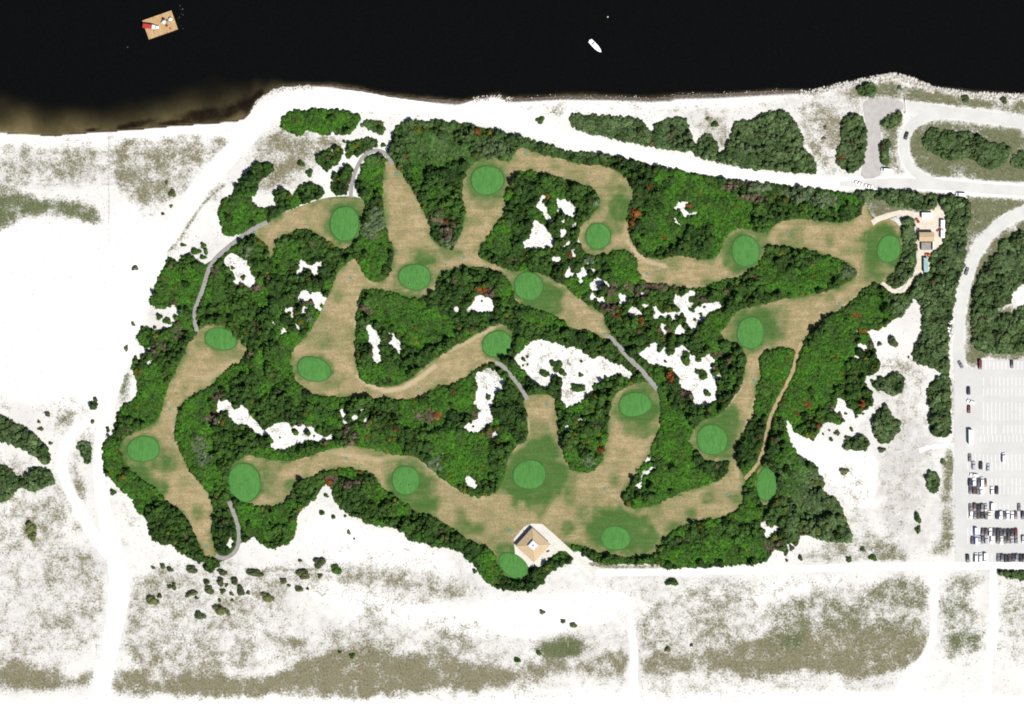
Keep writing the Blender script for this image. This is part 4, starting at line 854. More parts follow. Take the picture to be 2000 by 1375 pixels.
DEAD = [(420,818,18,14),(545,845,20,12),(680,850,16,22),(857,425,10,18),(870,450,12,16),(1190,562,16,14),(835,812,22,12),(1255,570,16,14),(412,532,14,10),(500,640,10,10),(710,608,20,8),(595,592,14,8),(1108,772,12,14),(1392,712,10,10),(1395,740,8,10),(1340,770,14,14),(930,812,14,12),(960,850,14,10),(1150,475,14,12),(720,830,12,10),(595,835,22,10),(430,775,16,10),(300,690,14,10),(1620,800,10,10),(1470,385,30,10),(1440,362,30,8),(1190,600,14,14),(1230,560,14,10),(1280,560,30,8),(1330,560,40,8),(1360,580,20,10),(640,1045,0,0),(690,945,30,8),(650,935,20,8),(950,570,18,10),(880,500,0,0),(1440,610,0,0),(1400,690,12,8),(1110,600,14,10),(480,690,10,14),(500,560,12,12),(350,650,12,14),(310,680,14,10),(1580,1100,0,0),(1505,1060,14,20)]
ORANGE = [(1238,420,8,14),(1306,735,9,11),(720,855,5,5),(945,566,12,9),(1345,402,5,9),(1300,464,8,5),(1173,881,6,7),(700,930,7,8),(640,940,6,6),(795,308,6,5),(933,261,7,6),(1642,312,5,5),(1681,788,8,9),(1206,610,7,8),(1256,625,8,10),(1340,588,7,9),(1674,615,7,6),(268,722,8,8),(1687,648,12,5),(770,450,0,0),(870,428,5,5),(768,912,6,4),(720,878,0,0),(890,766,6,4),(1560,810,6,6),(400,533,6,6),(360,690,6,5),(1115,410,5,5),(1075,385,5,5),(1268,365,8,5),(1600,830,6,5),(1580,790,6,8),(885,1055,0,0),(1232,440,5,8),(1115,500,6,6),(1148,515,5,6),(855,810,5,8),(770,840,6,5),(735,812,6,5)]
PALE = [(1300,300,0,0),(705,798,8,8),(605,620,9,9),(1232,395,6,6),(1160,395,5,6),(1150,510,8,8),(735,430,16,24),(725,450,14,20),(875,470,16,12),(1660,530,20,14),(390,870,18,16),(400,895,16,14),(850,905,14,14),(1600,940,26,24),(1590,970,22,20),(1520,390,0,0),(480,490,10,10),(1480,360,24,14),(1560,380,40,14),(1610,390,30,14),(1150,900,12,10),(1375,255,20,20),(960,290,30,16)]
def inside(lst, x, y, grow=1.0):
    m = np.zeros(len(x), bool)
    for cx, cy, rx, ry in lst:
        if rx > 0: m |= ((x-cx)/(rx*grow))**2 + ((y-cy)/(ry*grow))**2 < 1
    return m

# --- the plants that stand out singly: x, y, rx, ry (px), tone
LONE = [(588,320,9,9,'green'),(606,338,10,9,'green'),(673,276,5,4,'green'),(749,284,7,5,'green'),(1057,235,12,8,'green'),(1702,183,10,9,'pale'),(1757,172,6,5,'pale'),(1888,193,13,9,'dark'),(1962,195,10,9,'dark'),(1635,846,8,7,'dark'),(1587,858,6,5,'green'),(1623,858,5,5,'green'),(1640,812,7,9,'dark'),(1645,822,6,6,'dark'),(1723,878,11,7,'dark'),(1843,903,8,8,'pale'),(1793,1012,8,14,'green'),(1793,1035,7,10,'green'),(1650,920,13,9,'olive'),(1673,813,5,5,'dark'),(1686,808,4,3,'dark'),(1652,808,4,4,'dark'),(1664,838,5,6,'dark'),(1620,840,3,3,'green'),(1608,848,3,3,'green'),
 (62,1030,15,17,'olive'),(66,1048,12,10,'olive'),(76,824,4,5,'dark'),(80,838,8,5,'dark'),(95,809,10,6,'grey'),(99,866,5,5,'dark'),(300,1108,6,4,'dark'),(318,1105,6,7,'dark'),(333,1112,8,7,'dark'),(375,1112,14,9,'dark'),(331,1145,6,5,'dark'),(340,1145,6,9,'dark'),(372,1160,16,8,'olive'),(384,1168,5,5,'dark'),(405,1137,9,8,'dark'),(409,1152,12,10,'dark'),(436,1117,13,8,'dark'),(431,1136,9,10,'dark'),(461,1135,12,9,'dark'),(471,1155,9,13,'dark'),(436,1155,8,6,'dark'),(430,1172,5,5,'green'),(453,1160,6,5,'dark'),(453,1172,4,4,'dark'),(485,1158,5,5,'dark'),(443,1143,5,5,'dark'),(391,1203,13,12,'dark'),(300,1173,16,12,'olive'),(311,1164,6,7,'green'),(432,1190,18,12,'olive'),(446,1197,7,7,'olive'),(498,1119,22,8,'dark'),
 (504,1120,9,7,'green'),(626,1100,16,13,'dark'),(657,1112,12,12,'green'),(597,1121,22,12,'olive'),(626,1125,7,6,'dark'),(587,1095,6,4,'dark'),(554,1134,8,7,'dark'),(565,1143,5,4,'dark'),(586,1151,12,8,'olive'),(601,1150,4,4,'dark'),(525,1166,18,11,'olive'),(682,1040,5,6,'olive'),(692,1052,2.5,2.5,'dark'),(928,1115,6,6,'green'),(689,1281,8,6,'green'),(664,1273,5,4,'green'),(1310,1137,16,10,'green'),(1060,1195,8,6,'olive'),(1100,1213,6,5,'dark'),(1120,1221,9,6,'olive'),(1303,1268,7,8,'olive'),(1350,1260,4,5,'olive'),(1052,1275,6,6,'green'),(1012,1290,10,7,'green'),(1536,1079,7,8,'dark'),(1547,1070,7,8,'dark'),(1564,1090,6,7,'dark'),(1537,1094,4,4,'dark'),(1705,1090,11,7,'green'),(1685,1073,6,6,'dark'),(1658,1092,7,7,'green'),
 (337,379,9,9,'olive'),(335,403,5,4,'olive'),(319,418,5,4,'dark'),(326,357,5,5,'olive'),(263,524,8,7,'grey'),(358,479,7,5,'green'),(398,479,8,8,'green'),(402,490,5,9,'green'),(383,492,12,10,'green'),(397,503,8,7,'green'),(312,618,9,9,'green'),(327,628,11,8,'green'),(303,640,5,5,'green'),(261,633,5,6,'olive'),(247,681,5,8,'olive'),(222,961,9,8,'green'),
 (1090,716,14,13,'green'),(1080,709,8,8,'green'),(1100,728,10,9,'green'),(1062,729,11,8,'green'),(1070,731,6,5,'green'),(1135,732,7,6,'green'),(1023,702,6,5,'green'),(1031,697,4,4,'green'),(1022,714,3,3,'green'),(1031,712,3,3,'green'),(1136,706,4,4,'green'),(1130,757,18,9,'green'),(1160,696,10,5,'green'),(1340,700,11,16,'green'),(1365,703,9,8,'green'),(1375,734,12,14,'green'),(1362,725,6,6,'green'),(1382,768,9,9,'green'),(1300,706,4,4,'green'),(630,1002,8,7,'green'),(652,1010,6,6,'green'),(675,1008,4,4,'green'),(638,968,7,5,'green'),(954,775,6,7,'green'),(935,802,7,4,'green'),(924,833,3,3,'green'),(547,855,2.5,2.5,'green'),(614,852,3,3,'green'),(942,588,3,3,'green'),(455,523,6,5,'green'),(476,542,7,6,'green'),(1369,614,5,4,'green'),(1376,600,4,3,'green'),(1357,625,4,4,'green'),(1268,891,4,4,'dark'),(1244,918,4,5,'dark'),
 (1612,249,4,5,'grey'),(1608,270,6,4,'grey'),(1395,243,9,8,'green'),(1383,232,6,4,'olive'),(1717,672,6,6,'dark'),(1745,668,12,14,'dark'),(1700,672,9,11,'dark'),(1775,698,3,3,'grey')]
TONE = {'green':(.041,.092,.017),'dark':(.066,.086,.038),'pale':(.085,.125,.062),'olive':(.105,.122,.050),'grey':(.095,.10,.066),'bright':(.044,.130,.013),'deep':(.023,.052,.012),'dead':(.11,.088,.062),'orange':(.20,.070,.020)}
SAY = {'green':'green','dark':'dark green','pale':'pale green','olive':'olive green','grey':'greyish green','bright':'bright green','deep':'deep green','dead':'grey brown','orange':'rust orange'}

# --- larger trees chosen inside the thickets
big = []
cand = 0
NBIG = 300 - len(LONE)
while len(big) < NBIG and cand < 60000:
    cand += 1
    x = rng.uniform(5, 1995); y = rng.uniform(150, 1160)
    if at(thick_d, x, y) < 7.5: continue
    mind = 26 if cand < 30000 else 18
    if any((x-b[0])**2 + (y-b[1])**2 < mind**2 for b in big): continue
    xa = np.array([x]); ya = np.array([y])
    if inside(BRIGHT, xa, ya)[0] and rng.random() < .8: continue
    dull = at(dul_m, x, y)
    tone = 'dead' if inside(DEAD, xa, ya)[0] else ('pale' if inside(PALE, xa, ya, 1.3)[0] else (rng.choice(['dark', 'dark', 'pale']) if dull else rng.choice(['deep', 'green', 'green', 'deep'])))
    r = rng.uniform(8.0, 12.0) if dull else rng.uniform(7.0, 10.5)
    r = min(r, at(thick_d, x, y) + 2)
    big.append((x, y, r, r * rng.uniform(.85, 1.1), str(tone)))

# --- scrub that fills the thickets
sp = 5.7
hx, hy = np.meshgrid(np.arange(-36, 2036, sp), np.arange(130, 1412, sp * .87))
hx = hx + (np.arange(hx.shape[0]) % 2)[:, None] * sp / 2
sx = (hx + rng.normal(0, sp * .34, hx.shape)).ravel(); sy = (hy + rng.normal(0, sp * .34, hy.shape)).ravel()
d = at(thick_d, sx, sy); keep = d > 0; sx, sy, d = sx[keep], sy[keep], d[keep]
bright = inside(BRIGHT, sx + 26 * (vnoise(sx, sy, 18, 5.0) - .5), sy + 26 * (vnoise(sx, sy, 18, 15.0) - .5))
bright |= vnoise(sx, sy, 34, 21.0) > .70
dull = at(dul_m, sx, sy)
grassy = inside([(1220,250,130,40)], sx, sy) & dull
r = np.where(bright, rng.uniform(4.4, 7.4, len(sx)), rng.lognormal(1.36, .36, len(sx)).clip(2.0, 8.5))
r = np.minimum(r, d + 1.0)
# patchy thinning gives the dark gaps
gap = (vnoise(sx, sy, 15, 2.0) * .6 + rng.random(len(sx)) * .4)
keep = (r > 1.6) & ((bright & (gap > .08)) | (~bright & (gap > .30)) | dull & (gap > .16))
for bx, by, br, bry, tn in big: keep &= (sx-bx)**2 + (sy-by)**2 > (br*.82)**2
for bx, by, brx, bry, tn in LONE: keep &= ((sx-bx)/(brx*1.1))**2 + ((sy-by)/(bry*1.1))**2 > 1
sx, sy, r, bright, dull, grassy = (q[keep] for q in (sx, sy, r, bright, dull, grassy))
n = len(sx)
tn = vnoise(sx, sy, 70, 9.0) * .45 + vnoise(sx, sy, 12, 3.0) * .55
deep, grn, brt = (np.array(TONE[k]) for k in ('deep', 'green', 'bright'))
colr = deep[None] + (grn - deep)[None] * np.clip(tn * 2.6 - .7, -.25, 1.5)[:, None]
colr = np.where(bright[:, None], grn[None] * .9 + (brt - grn * .9)[None] * np.clip(vnoise(sx, sy, 14, 33.0) * 1.7 - .25 + rng.normal(0, .15, n), -.4, 1.4)[:, None], colr)
dc = np.array((.046, .080, .028))[None] + np.array((.044, .060, .030))[None] * np.clip(vnoise(sx, sy, 16, 30.0) * 1.5 - .3 + rng.normal(0, .25, n), -.2, 1.3)[:, None]
colr = np.where(dull[:, None], dc, colr)
pale = inside(PALE, sx, sy); colr = np.where(pale[:, None], np.array(TONE['pale'])[None] * rng.uniform(.8, 1.2, (n, 1)), colr)
east = np.clip((sx - 1480) / 120, 0, 1) * np.clip((sy - 880) / 60, 0, 1); colr = colr * (1 - east[:, None]) + dc * 1.05 * east[:, None]
nrt = np.clip((330 - sy) / 50, 0, .6) * (sx > 700); colr = colr * (1 - nrt[:, None]) + dc * nrt[:, None]
dead = inside(DEAD, sx, sy) & (rng.random(n) < .72); colr = np.where(dead[:, None], np.array(TONE['dead'])[None] * rng.uniform(.6, 1.2, (n, 1)), colr)
stray = rng.random(n) < .012; colr = np.where((stray & ~bright)[:, None], np.array((.085, .062, .036))[None], colr)
orng = inside(ORANGE, sx, sy) & (rng.random(n) < .8); colr = np.where(orng[:, None], np.array(TONE['orange'])[None] * rng.uniform(.45, 1.1, (n, 1)), colr)
yel = (rng.random(n) < .02) & ~dull; colr = np.where(yel[:, None], np.array((.085, .095, .012))[None], colr)
colr = colr * rng.uniform(.78, 1.22, (n, 1))
rm = r * S
hf = vnoise(sx, sy, 19, 7.0) * .7 + vnoise(sx, sy, 8, 17.0) * .3
h = np.where(bright, .6 + 1.0 * vnoise(sx, sy, 22, 41.0) + rng.uniform(0, .22, n), .5 + 6.4 * np.clip(hf * 1.7 - .42, 0, 1) * rng.uniform(.85, 1.12, n) * np.clip(r / 4.5, .75, 1.1))
h = np.where(dull & ~bright, .6 * h + 1.0, h)
h = np.where(grassy, rng.uniform(.6, 1.1, n), h)
h = np.where(r < 3.2, np.minimum(h, 1.5), h)
nl = 24
zone = np.where(at(dul_m, sx, sy) & ~at(viv_m, sx, sy), np.where(sx < 300, 3, np.where(sy < 360, 1, 2)), 0)
TL = ['dense green shrub thicket covering the golf course', 'dull green scrub between the shore and the sand road', 'grey green woodland and hedges on the right side', 'olive scrub in the dunes at the left edge']
for k in range(4):
    s = zone == k
    wxx, wyy = W(sx[s], sy[s])
    v, T, q, cc = shrub_batch(wxx, wyy, rm[s] * 1.24, h[s], colr[s], nleaf=nl)
    me = np_mesh('shrub_thicket', v, tris=T, quads=q, colors=cc)
    tag(mesh_obj('shrub_thicket', me, M_leaf), TL[k], 'thicket', kind='stuff')

# --- single trees and shrubs: a few crown shapes shared by all
def crown_mesh(i):
    nl = 6 + i % 4
    a = rng.random(nl) * 6.28; rad = np.sqrt(rng.random(nl)) * .58; rad[0] = 0
    lx, ly = rad * np.cos(a), rad * np.sin(a)
    lr = rng.uniform(.36, .52, nl); lh = rng.uniform(.62, .98, nl) * (1 - .35 * rad); lh[0] = 1.0
    v, T, q, cc = shrub_batch(lx, ly, lr, lh * .8, np.ones((nl, 3)), z0=.18 * lh, nleaf=34, leafk=.13, lump=.18)
    k = np.hypot(v[:, 0], v[:, 1]).max(); v[:, :2] *= 1.06 / k
    return np_mesh('crown', v, tris=T, quads=q)
def trunk_mesh(i):
    mb = MB(); top = Vector((random.uniform(-.08, .08), random.uniform(-.08, .08), .5))
    mb.cyl((0, 0, -.05), top, .085, .05, 7)
    for k in range(4):
        a = k * 1.57 + random.random(); mb.cyl(top * random.uniform(.5, .95), (math.cos(a) * .5, math.sin(a) * .5, random.uniform(.55, .75)), .045, .015, 5)
    return mb.mesh('trunk')
CROWNS = [crown_mesh(i) for i in range(12)]; TRUNKS = [trunk_mesh(i) for i in range(4)]
for m in CROWNS: m.materials.append(M_leafo)
for m in TRUNKS: m.materials.append(M_bark)
MARKS = [(g[0], g[1], g[6]) for g in GREENS] + [(1038,1064,'the clubhouse'),(1808,463,'the tan yard building'),(1770,265,'the loop road bend'),(1704,270,'the pink asphalt lane'),(1120,715,'the largest sand hollow'),(212,380,'the thin dune fence'),(150,900,'the bowed sand track'),(230,1110,'the sand road fork at lower left'),(1890,900,'the parking lot edge'),(1883,560,'the curved parking road'),(1760,900,'the scraped sand clearing'),(720,296,'the looped grey path'),(400,545,'the left winding path'),(465,1050,'the hooked grey path'),(1238,1290,'the lower beach path'),(1340,700,'the sand hollow right of centre'),(1880,1200,'the pale grass island'),(1900,185,'the boulder shore'),(945,790,'the tall sand hollow'),(620,1010,'the bright sand wedge at lower left'),(570,860,'the long sand hollow at left centre'),(1460,280,'the wide grove by the north road'),(1230,255,'the low scrub above the north road'),(1500,1113,'the bottom white road'),(640,230,'the hedge at the sandy point'),(1052,465,'the cross-shaped sand hollow'),(1900,285,'the trees inside the loop road'),(1740,750,'the white sand right of the trees'),(680,1120,'the dune shrubs at the bottom')]
ORD = ['nearest', 'second nearest', 'third nearest', 'fourth nearest', 'fifth nearest', 'sixth nearest', 'seventh nearest', 'eighth nearest', 'ninth nearest', 'tenth nearest', 'eleventh nearest', 'twelfth nearest', 'thirteenth nearest']
allp = [(*p, 'shrub') for p in LONE] + [(*p, 'tree') for p in big]
recs = []
for x, y, rx, ry, tone, kd in allp:
    ds = [math.hypot(x - mx, y - my) for mx, my, _ in MARKS]; k = int(np.argmin(ds)); mx, my, nm = MARKS[k]
    dx, dy = x - mx, y - my
    side = ('right of' if dx > 0 else 'left of') if abs(dx) > abs(dy) else ('below' if dy > 0 else 'above')
    recs.append((k, side, kd, tone, ds[k], x, y, rx, ry))
order = {}
for r_ in sorted(recs, key=lambda q: q[4]): order.setdefault(r_[:4], []).append(r_)
for key, lst in order.items():
    k, side, kd, tone, *_ = key
    for i, (_, _, _, _, dd, x, y, rx, ry) in enumerate(lst):
        X, Y = W(x, y)
        o = empty('shrub' if kd == 'shrub' else 'tree', (X, Y, 0), random.random() * .6 - .3)
        rr = (rx + ry) / 2 * S
        hh = rr * random.uniform(.62, .85) + .2 if kd == 'shrub' else rr * random.uniform(1.15, 1.5) + .9
        tr = mesh_obj('trunk', random.choice(TRUNKS), None, o); tr.scale = (rr, rr, hh)
        cr = mesh_obj('crown', random.choice(CROWNS), None, o); cr.scale = (rx * S, ry * S, hh)
        c = TONE[tone]; f = random.uniform(.85, 1.2); cr.color = (c[0] * f, c[1] * f, c[2] * f, 1)
        many = len(lst) > 1
        where = f"{ORD[min(i, 12)]} {side} {MARKS[k][2]}" if many else f"{side} {MARKS[k][2]}"
        adj = 'low rounded' if kd == 'shrub' and rr < 1.8 else ('broad' if kd == 'shrub' else 'bushy')
        tag(o, f"{adj} {SAY[tone]} {kd}, {where}", 'shrub' if kd == 'shrub' else 'tree', 'single shrubs standing on the sand' if kd == 'shrub' else 'larger trees rising from the thickets')

# --- dune grass tufts (nobody could count them)
NTUF = 42000
tx = rng.uniform(-20, 2020, NTUF * 5); ty = rng.uniform(170, 1400, NTUF * 5)
pd = bil(g_den, tx, ty) * (.35 + .9 * vnoise(tx, ty, 9, 4.0)) * (vnoise(tx, ty, 24, 6.0) > .25) * ~at(block | water_m, tx, ty)
k = np.nonzero(rng.random(len(tx)) < pd * .55)[0][:NTUF]
tx, ty = tx[k], ty[k]; gnn = np.clip(bil(g_grn, tx, ty) + rng.normal(0, .2, len(tx)), 0, 1)
X, Y = W(tx, ty); nb = 4; N = len(tx)
a = rng.random((N, nb)) * 6.283; ln = rng.uniform(.25, .62, (N, nb)); wd = rng.uniform(.05, .12, (N, nb))
ca, sa = np.cos(a), np.sin(a)
p0 = np.stack([X[:, None] - sa * wd, Y[:, None] + ca * wd, np.zeros((N, nb))], -1)
p1 = np.stack([X[:, None] + sa * wd, Y[:, None] - ca * wd, np.zeros((N, nb))], -1)
p2 = np.stack([X[:, None] + ca * ln, Y[:, None] + sa * ln, rng.uniform(.2, .55, (N, nb))], -1)
V = np.stack([p0, p1, p2], 2).reshape(-1, 3)
gc = np.array((.185, .165, .105))[None] * (1 - gnn[:, None]) + np.array((.085, .105, .040))[None] * gnn[:, None]
gc = gc * rng.uniform(.65, 1.2, (N, 1))
me = np_mesh('dune_grass', V, tris=np.arange(N * nb * 3).reshape(-1, 3), colors=np.repeat(gc, nb * 3, 0))
tag(mesh_obj('dune_grass', me, M_leaf), 'sparse dry dune grass growing in the white sand', 'grass', kind='stuff')

# --- boulders along the shore
rk_v = []; rk_t = []; off = 0
ico = bmesh.new(); bmesh.ops.create_icosphere(ico, subdivisions=1, radius=1.0)
iv = np.array([v.co[:] for v in ico.verts]); itr = np.array([[v.index for v in f.verts] for f in ico.faces]); ico.free()
def rocks(n, x0, x1, lo, hi, smin, smax, dens=lambda x: 1.0):
    global off
    c = 0
    while c < n:
        x = rng.uniform(x0, x1)
        if rng.random() > dens(x): continue
        y = shore_y(x) + rng.uniform(lo, hi); s = rng.uniform(smin, smax)
        v = iv * (1 + rng.normal(0, .17, (len(iv), 1))) * np.array([s, s * rng.uniform(.6, 1), s * rng.uniform(.5, .8)])
        a = rng.random() * 6.28; R = np.array([[math.cos(a), -math.sin(a), 0], [math.sin(a), math.cos(a), 0], [0, 0, 1]])
        X, Y = W(x, y); rk_v.append(v @ R.T + np.array([X, Y, .1])); rk_t.append(itr + off); off += len(iv); c += 1
rocks(330, 1720, 1822, -1, 13, .45, 1.1); rocks(300, 1856, 2035, 0, 14, .45, 1.05); rocks(230, 1560, 1722, -2, 10, .35, .85); rocks(40, 1818, 1860, 0, 8, .3, .6)
rocks(90, 925, 1000, -3, 8, .3, .7); rocks(70, 500, 610, -1, 10, .3, .7); rocks(120, 1000, 1560, -4, 8, .18, .4)
t = NT('pale_boulder_stone'); nn = t.noise(.5, 5.0); M_rock = t.finish(t.bsdf(t.mix(t.ramp(nn, .35, .65), (.50, .475, .43), (.33, .31, .28)), .9, .1))
me = np_mesh('shore_boulders', np.concatenate(rk_v), tris=np.concatenate(rk_t))
tag(mesh_obj('shore_boulders', me, M_rock), 'pale boulders heaped along the upper right shore', 'boulders', kind='stuff')

# ------------------------------------------------------------------ vehicles
PAINT = {}
def paint(nm):
    if nm not in PAINT:
        c = {'black':(.028,.025,.028),'dark grey':(.07,.066,.072),'grey':(.14,.14,.155),'silver':(.36,.37,.39),'white':(.78,.78,.78),'navy blue':(.025,.028,.06),'dark red':(.13,.018,.016),'red':(.35,.03,.025),'pale blue':(.52,.58,.78),'cream':(.70,.60,.42),'brown':(.085,.05,.046),'orange':(.55,.10,.025)}[nm]
        PAINT[nm] = simple('paint_' + nm.replace(' ', '_'), c, .32, .5, 0, .05, .8)
    return PAINT[nm]
M_glass = simple('dark_car_glass', (.10, .11, .125), .15, .5, 0, .1)
M_tyre = simple('black_tyre_rubber', (.015, .015, .015), .9, .1)
M_chrome = simple('grey_metal', (.30, .30, .31), .45, .5, .5)
def sec(y, hw, z0, z1, k=.14):
    return [(-hw + k, y, z0), (hw - k, y, z0), (hw, y, z0 + k), (hw, y, z1 - k), (hw - k * 1.3, y, z1), (-hw + k * 1.3, y, z1), (-hw, y, z1 - k), (-hw, y, z0 + k)]
def car_meshes(kind):
    L, Wd, H = {'sedan':(4.7,.92,1.45),'suv':(4.8,.97,1.78),'pickup':(5.5,1.0,1.85),'van':(5.6,1.02,2.3)}[kind]
    b = MB(); hl = L / 2
    belt = {'sedan':.92,'suv':1.08,'pickup':1.12,'van':1.25}[kind]
    b.loft([sec(hl, Wd*.78, .38, belt*.66), sec(hl-.18, Wd*.93, .28, belt*.78), sec(hl-.9, Wd, .25, belt*.92), sec(hl-1.35, Wd, .25, belt), sec(-hl+.9, Wd, .25, belt), sec(-hl+.25, Wd*.96, .28, belt*.97), sec(-hl, Wd*.86, .38, belt*.85)])
    f, g, rr, q = {'sedan':(hl-1.45, hl-2.15, -hl+1.45, -hl+.75),'suv':(hl-1.4, hl-2.05, -hl+.55, -hl+.18),'pickup':(hl-1.5, hl-2.15, -.15, -.45),'van':(hl-.75, hl-1.5, -hl+.3, -hl+.12)}[kind]
    w = MB(); lo, hi = belt - .03, H - .09
    w.loft([sec(f, Wd*.86, lo, lo+.06, .02), sec(g, Wd*.76, lo, hi, .06), sec(rr, Wd*.76, lo, hi, .06), sec(q, Wd*.84, lo, lo+.08, .02)])
    ro = MB(); ro.loft([sec(g+.06, Wd*.70, hi-.03, hi+.06, .03), sec((g+rr)/2, Wd*.73, hi-.03, hi+.09, .04), sec(rr-.06, Wd*.70, hi-.03, hi+.06, .03)])
    wh = MB(); wh.cyl((-.11, 0, 0), (.11, 0, 0), .33, .33, 12); wh.cyl((-.125, 0, 0), (.125, 0, 0), .17, .17, 8)
    hd = MB().box(-.17, .17, -.06, .06, -.07, .07, .03)
    parts = dict(body=b.mesh('body', False), windows=w.mesh('windows'), roof=ro.mesh('roof'), wheel=wh.mesh('wheel'), headlight=hd.mesh('headlight'))
    if kind == 'pickup':
        bd = MB().box(-Wd*.8, Wd*.8, -hl+.15, -.55, belt+.01, belt+.03); parts['cargo_bed'] = bd.mesh('cargo_bed')
    parts['windows'].materials.append(M_glass); parts['wheel'].materials.append(M_tyre); parts['headlight'].materials.append(M_chrome)
    for k in ('body', 'roof'): parts[k].materials.append(paint('white'))
    if 'cargo_bed' in parts: parts['cargo_bed'].materials.append(M_tyre)
    return parts, L, Wd, belt
CARS = {k: car_meshes(k) for k in ('sedan', 'suv', 'pickup', 'van')}
def car(px, py, colour, kind, rot, label, group=None, cat='car', name='parked_car', scale=1.0):
    parts, L, Wd, belt = CARS[kind]
    X, Y = W(px, py)
    o = empty(name, (X, Y, .095), rot); o.scale = (scale,) * 3
    for k in ('body', 'windows', 'roof', 'cargo_bed'):
        if k not in parts: continue
        c = mesh_obj(k, parts[k], None, o)
        if k in ('body', 'roof'): c.material_slots[0].link = 'OBJECT'; c.material_slots[0].material = paint(colour)
    for sx_ in (-1, 1):
        for sy_ in (-1, 1):
            c = mesh_obj('wheel', parts['wheel'], None, o); c.location = (sx_ * (Wd - .10), sy_ * (L/2 - .95), .33)
        c = mesh_obj('headlight', parts['headlight'], None, o); c.location = (sx_ * (Wd - .32), L/2 - .06, belt * .6)
    return tag(o, label, cat, group)
ROWS = [
 ('the topmost parking row', 712, [(1914,'dark red','van'),(1976,'black','sedan')]),
 ('the row of five cars', 942, [(1894,'navy blue','suv'),(1902,'white','suv'),(1911,'dark grey','sedan'),(1918,'white','van'),(1924,'dark red','sedan')]),
 ('the row backing onto the five parked cars', 958, [(1895,'dark grey','sedan'),(1902.5,'brown','suv'),(1909.5,'grey','suv'),(1916.5,'white','suv'),(1937.5,'white','suv'),(1946.5,'black','suv')]),
 ('the upper row of the first crowded block', 991, [(1895,'grey','sedan'),(1903.5,'brown','suv'),(1910.5,'black','suv'),(1918,'grey','suv'),(1925.5,'silver','sedan'),(1937.5,'white','van'),(1990,'grey','sedan')]),
 ('the lower row of the first crowded block', 1006, [(1896.5,'white','suv'),(1904,'grey','sedan'),(1910.7,'brown','suv'),(1918,'black','sedan'),(1925.8,'grey','suv'),(1932,'cream','sedan'),(1947.5,'navy blue','suv'),(1954.5,'white','suv'),(1961,'dark grey','sedan'),(1968,'white','suv'),(1976.5,'white','suv'),(1983.5,'brown','sedan'),(1997.5,'navy blue','suv')]),
 ('the upper row of the second crowded block', 1039.5, [(1905.5,'pale blue','van'),(1919,'dark grey','sedan'),(1926,'brown','suv'),(1934,'white','suv'),(1941.5,'dark grey','sedan'),(1948.5,'black','suv'),(1954.5,'dark grey','suv'),(1962,'dark grey','sedan'),(1969.5,'black','suv'),(1976.8,'black','sedan'),(1983.8,'dark red','suv')]),
 ('the lower row of the second crowded block', 1054, [(1899,'dark grey','sedan'),(1906.5,'pale blue','van'),(1912,'silver','sedan'),(1918.8,'dark grey','suv'),(1926,'silver','suv'),(1937,'white','suv'),(1949,'brown','suv'),(1956,'white','sedan'),(1962.5,'dark grey','sedan'),(1969.3,'brown','suv'),(1976,'silver','sedan'),(1984.3,'grey','sedan'),(1998,'silver','suv')]),
 ('the bottom parking row', 1089.5, [(1889.8,'black','suv'),(1906,'white','van'),(1914.5,'white','van'),(1923.5,'white','van'),(1949.5,'grey','sedan'),(1957,'dark grey','suv'),(1964,'black','suv'),(1971.5,'brown','suv'),(1978.5,'navy blue','sedan'),(1985.5,'grey','suv'),(1993.3,'black','suv'),(2000,'black','suv')]),
]
ORDN = ['first','second','third','fourth','fifth','sixth','seventh','eighth','ninth','tenth','eleventh','twelfth','thirteenth']
for rname, y, lst in ROWS:
    for i, (x, colour, kind) in enumerate(lst):
        word = {'sedan':'car','suv':'car','van':'van'}[kind]
        car(x, y + random.uniform(-1, 1), colour, kind, math.pi * (random.random() < .5) + random.uniform(-.05, .05), f"{colour} {word}, {ORDN[i]} from the left in {rname}", 'vehicles parked in the lot', word, 'parked_' + word)
for x, y, colour, kind, rot, label, nm, word in (
 (1876,712,'grey','sedan',.5,'small grey car driving in at the parking lot entrance','moving_car','car'),
 (1891.5,763,'black','suv',.03,'black car parked alone on the upper left of the lot','parked_car','car'),
 (1896,785,'white','suv',1.2,'white car parked slanting between a black and a red car','parked_car','car'),
 (1892,799,'dark red','sedan',.0,'dark red car parked alone on the upper left of the lot','parked_car','car'),
 (1894,894,'grey','sedan',.03,'grey car, uppermost of the loose group left of centre in the lot','parked_car','car'),
 (1901.5,909,'silver','suv',.0,'silver car parked left of the lone black car','parked_car','car'),
 (1915.5,909,'black','suv',.0,'black car between two silver cars in the loose group','parked_car','car'),
 (1930,913,'silver','sedan',-.05,'silver car parked right of the lone black car','parked_car','car'),
 (1960,894,'white','van',.0,'white van parked alone above the empty stalls','parked_van','van'),
 (1902,928,'white','suv',1.45,'white car standing crosswise in the lot aisle','parked_car','car'),
 (1770,265,'black','sedan',-.3,'black car driving round the loop road bend','moving_car','car'),
 (1730,332,'white','van',1.5,'white van at the foot of the pink asphalt lane','parked_van','van'),
 (1876,380,'white','van',1.5,'white van on the sand road above the tall trees','parked_van','van'),
 (1696,364,'white','sedan',1.3,'white car at the edge of the sand road by the work yard','parked_car','car'),
 (1677,358,'white','sedan',1.2,'white car by the small round tree on the sand road','parked_car','car'),
 (1858,626,'white','sedan',-.5,'white car nearest the bend on the verge of the parking road','parked_car','car'),
 (1853,646,'white','sedan',-.1,'white car in the middle of three on the grass verge','parked_car','car'),
 (1854.5,655,'white','sedan',1.3,'white car lowest of three on the grass verge','parked_car','car'),
 (1888,530,'grey','sedan',-.3,'grey car on the curved parking road','moving_car','car')):
    car(x, y, colour, kind, rot, label, None, word, nm)

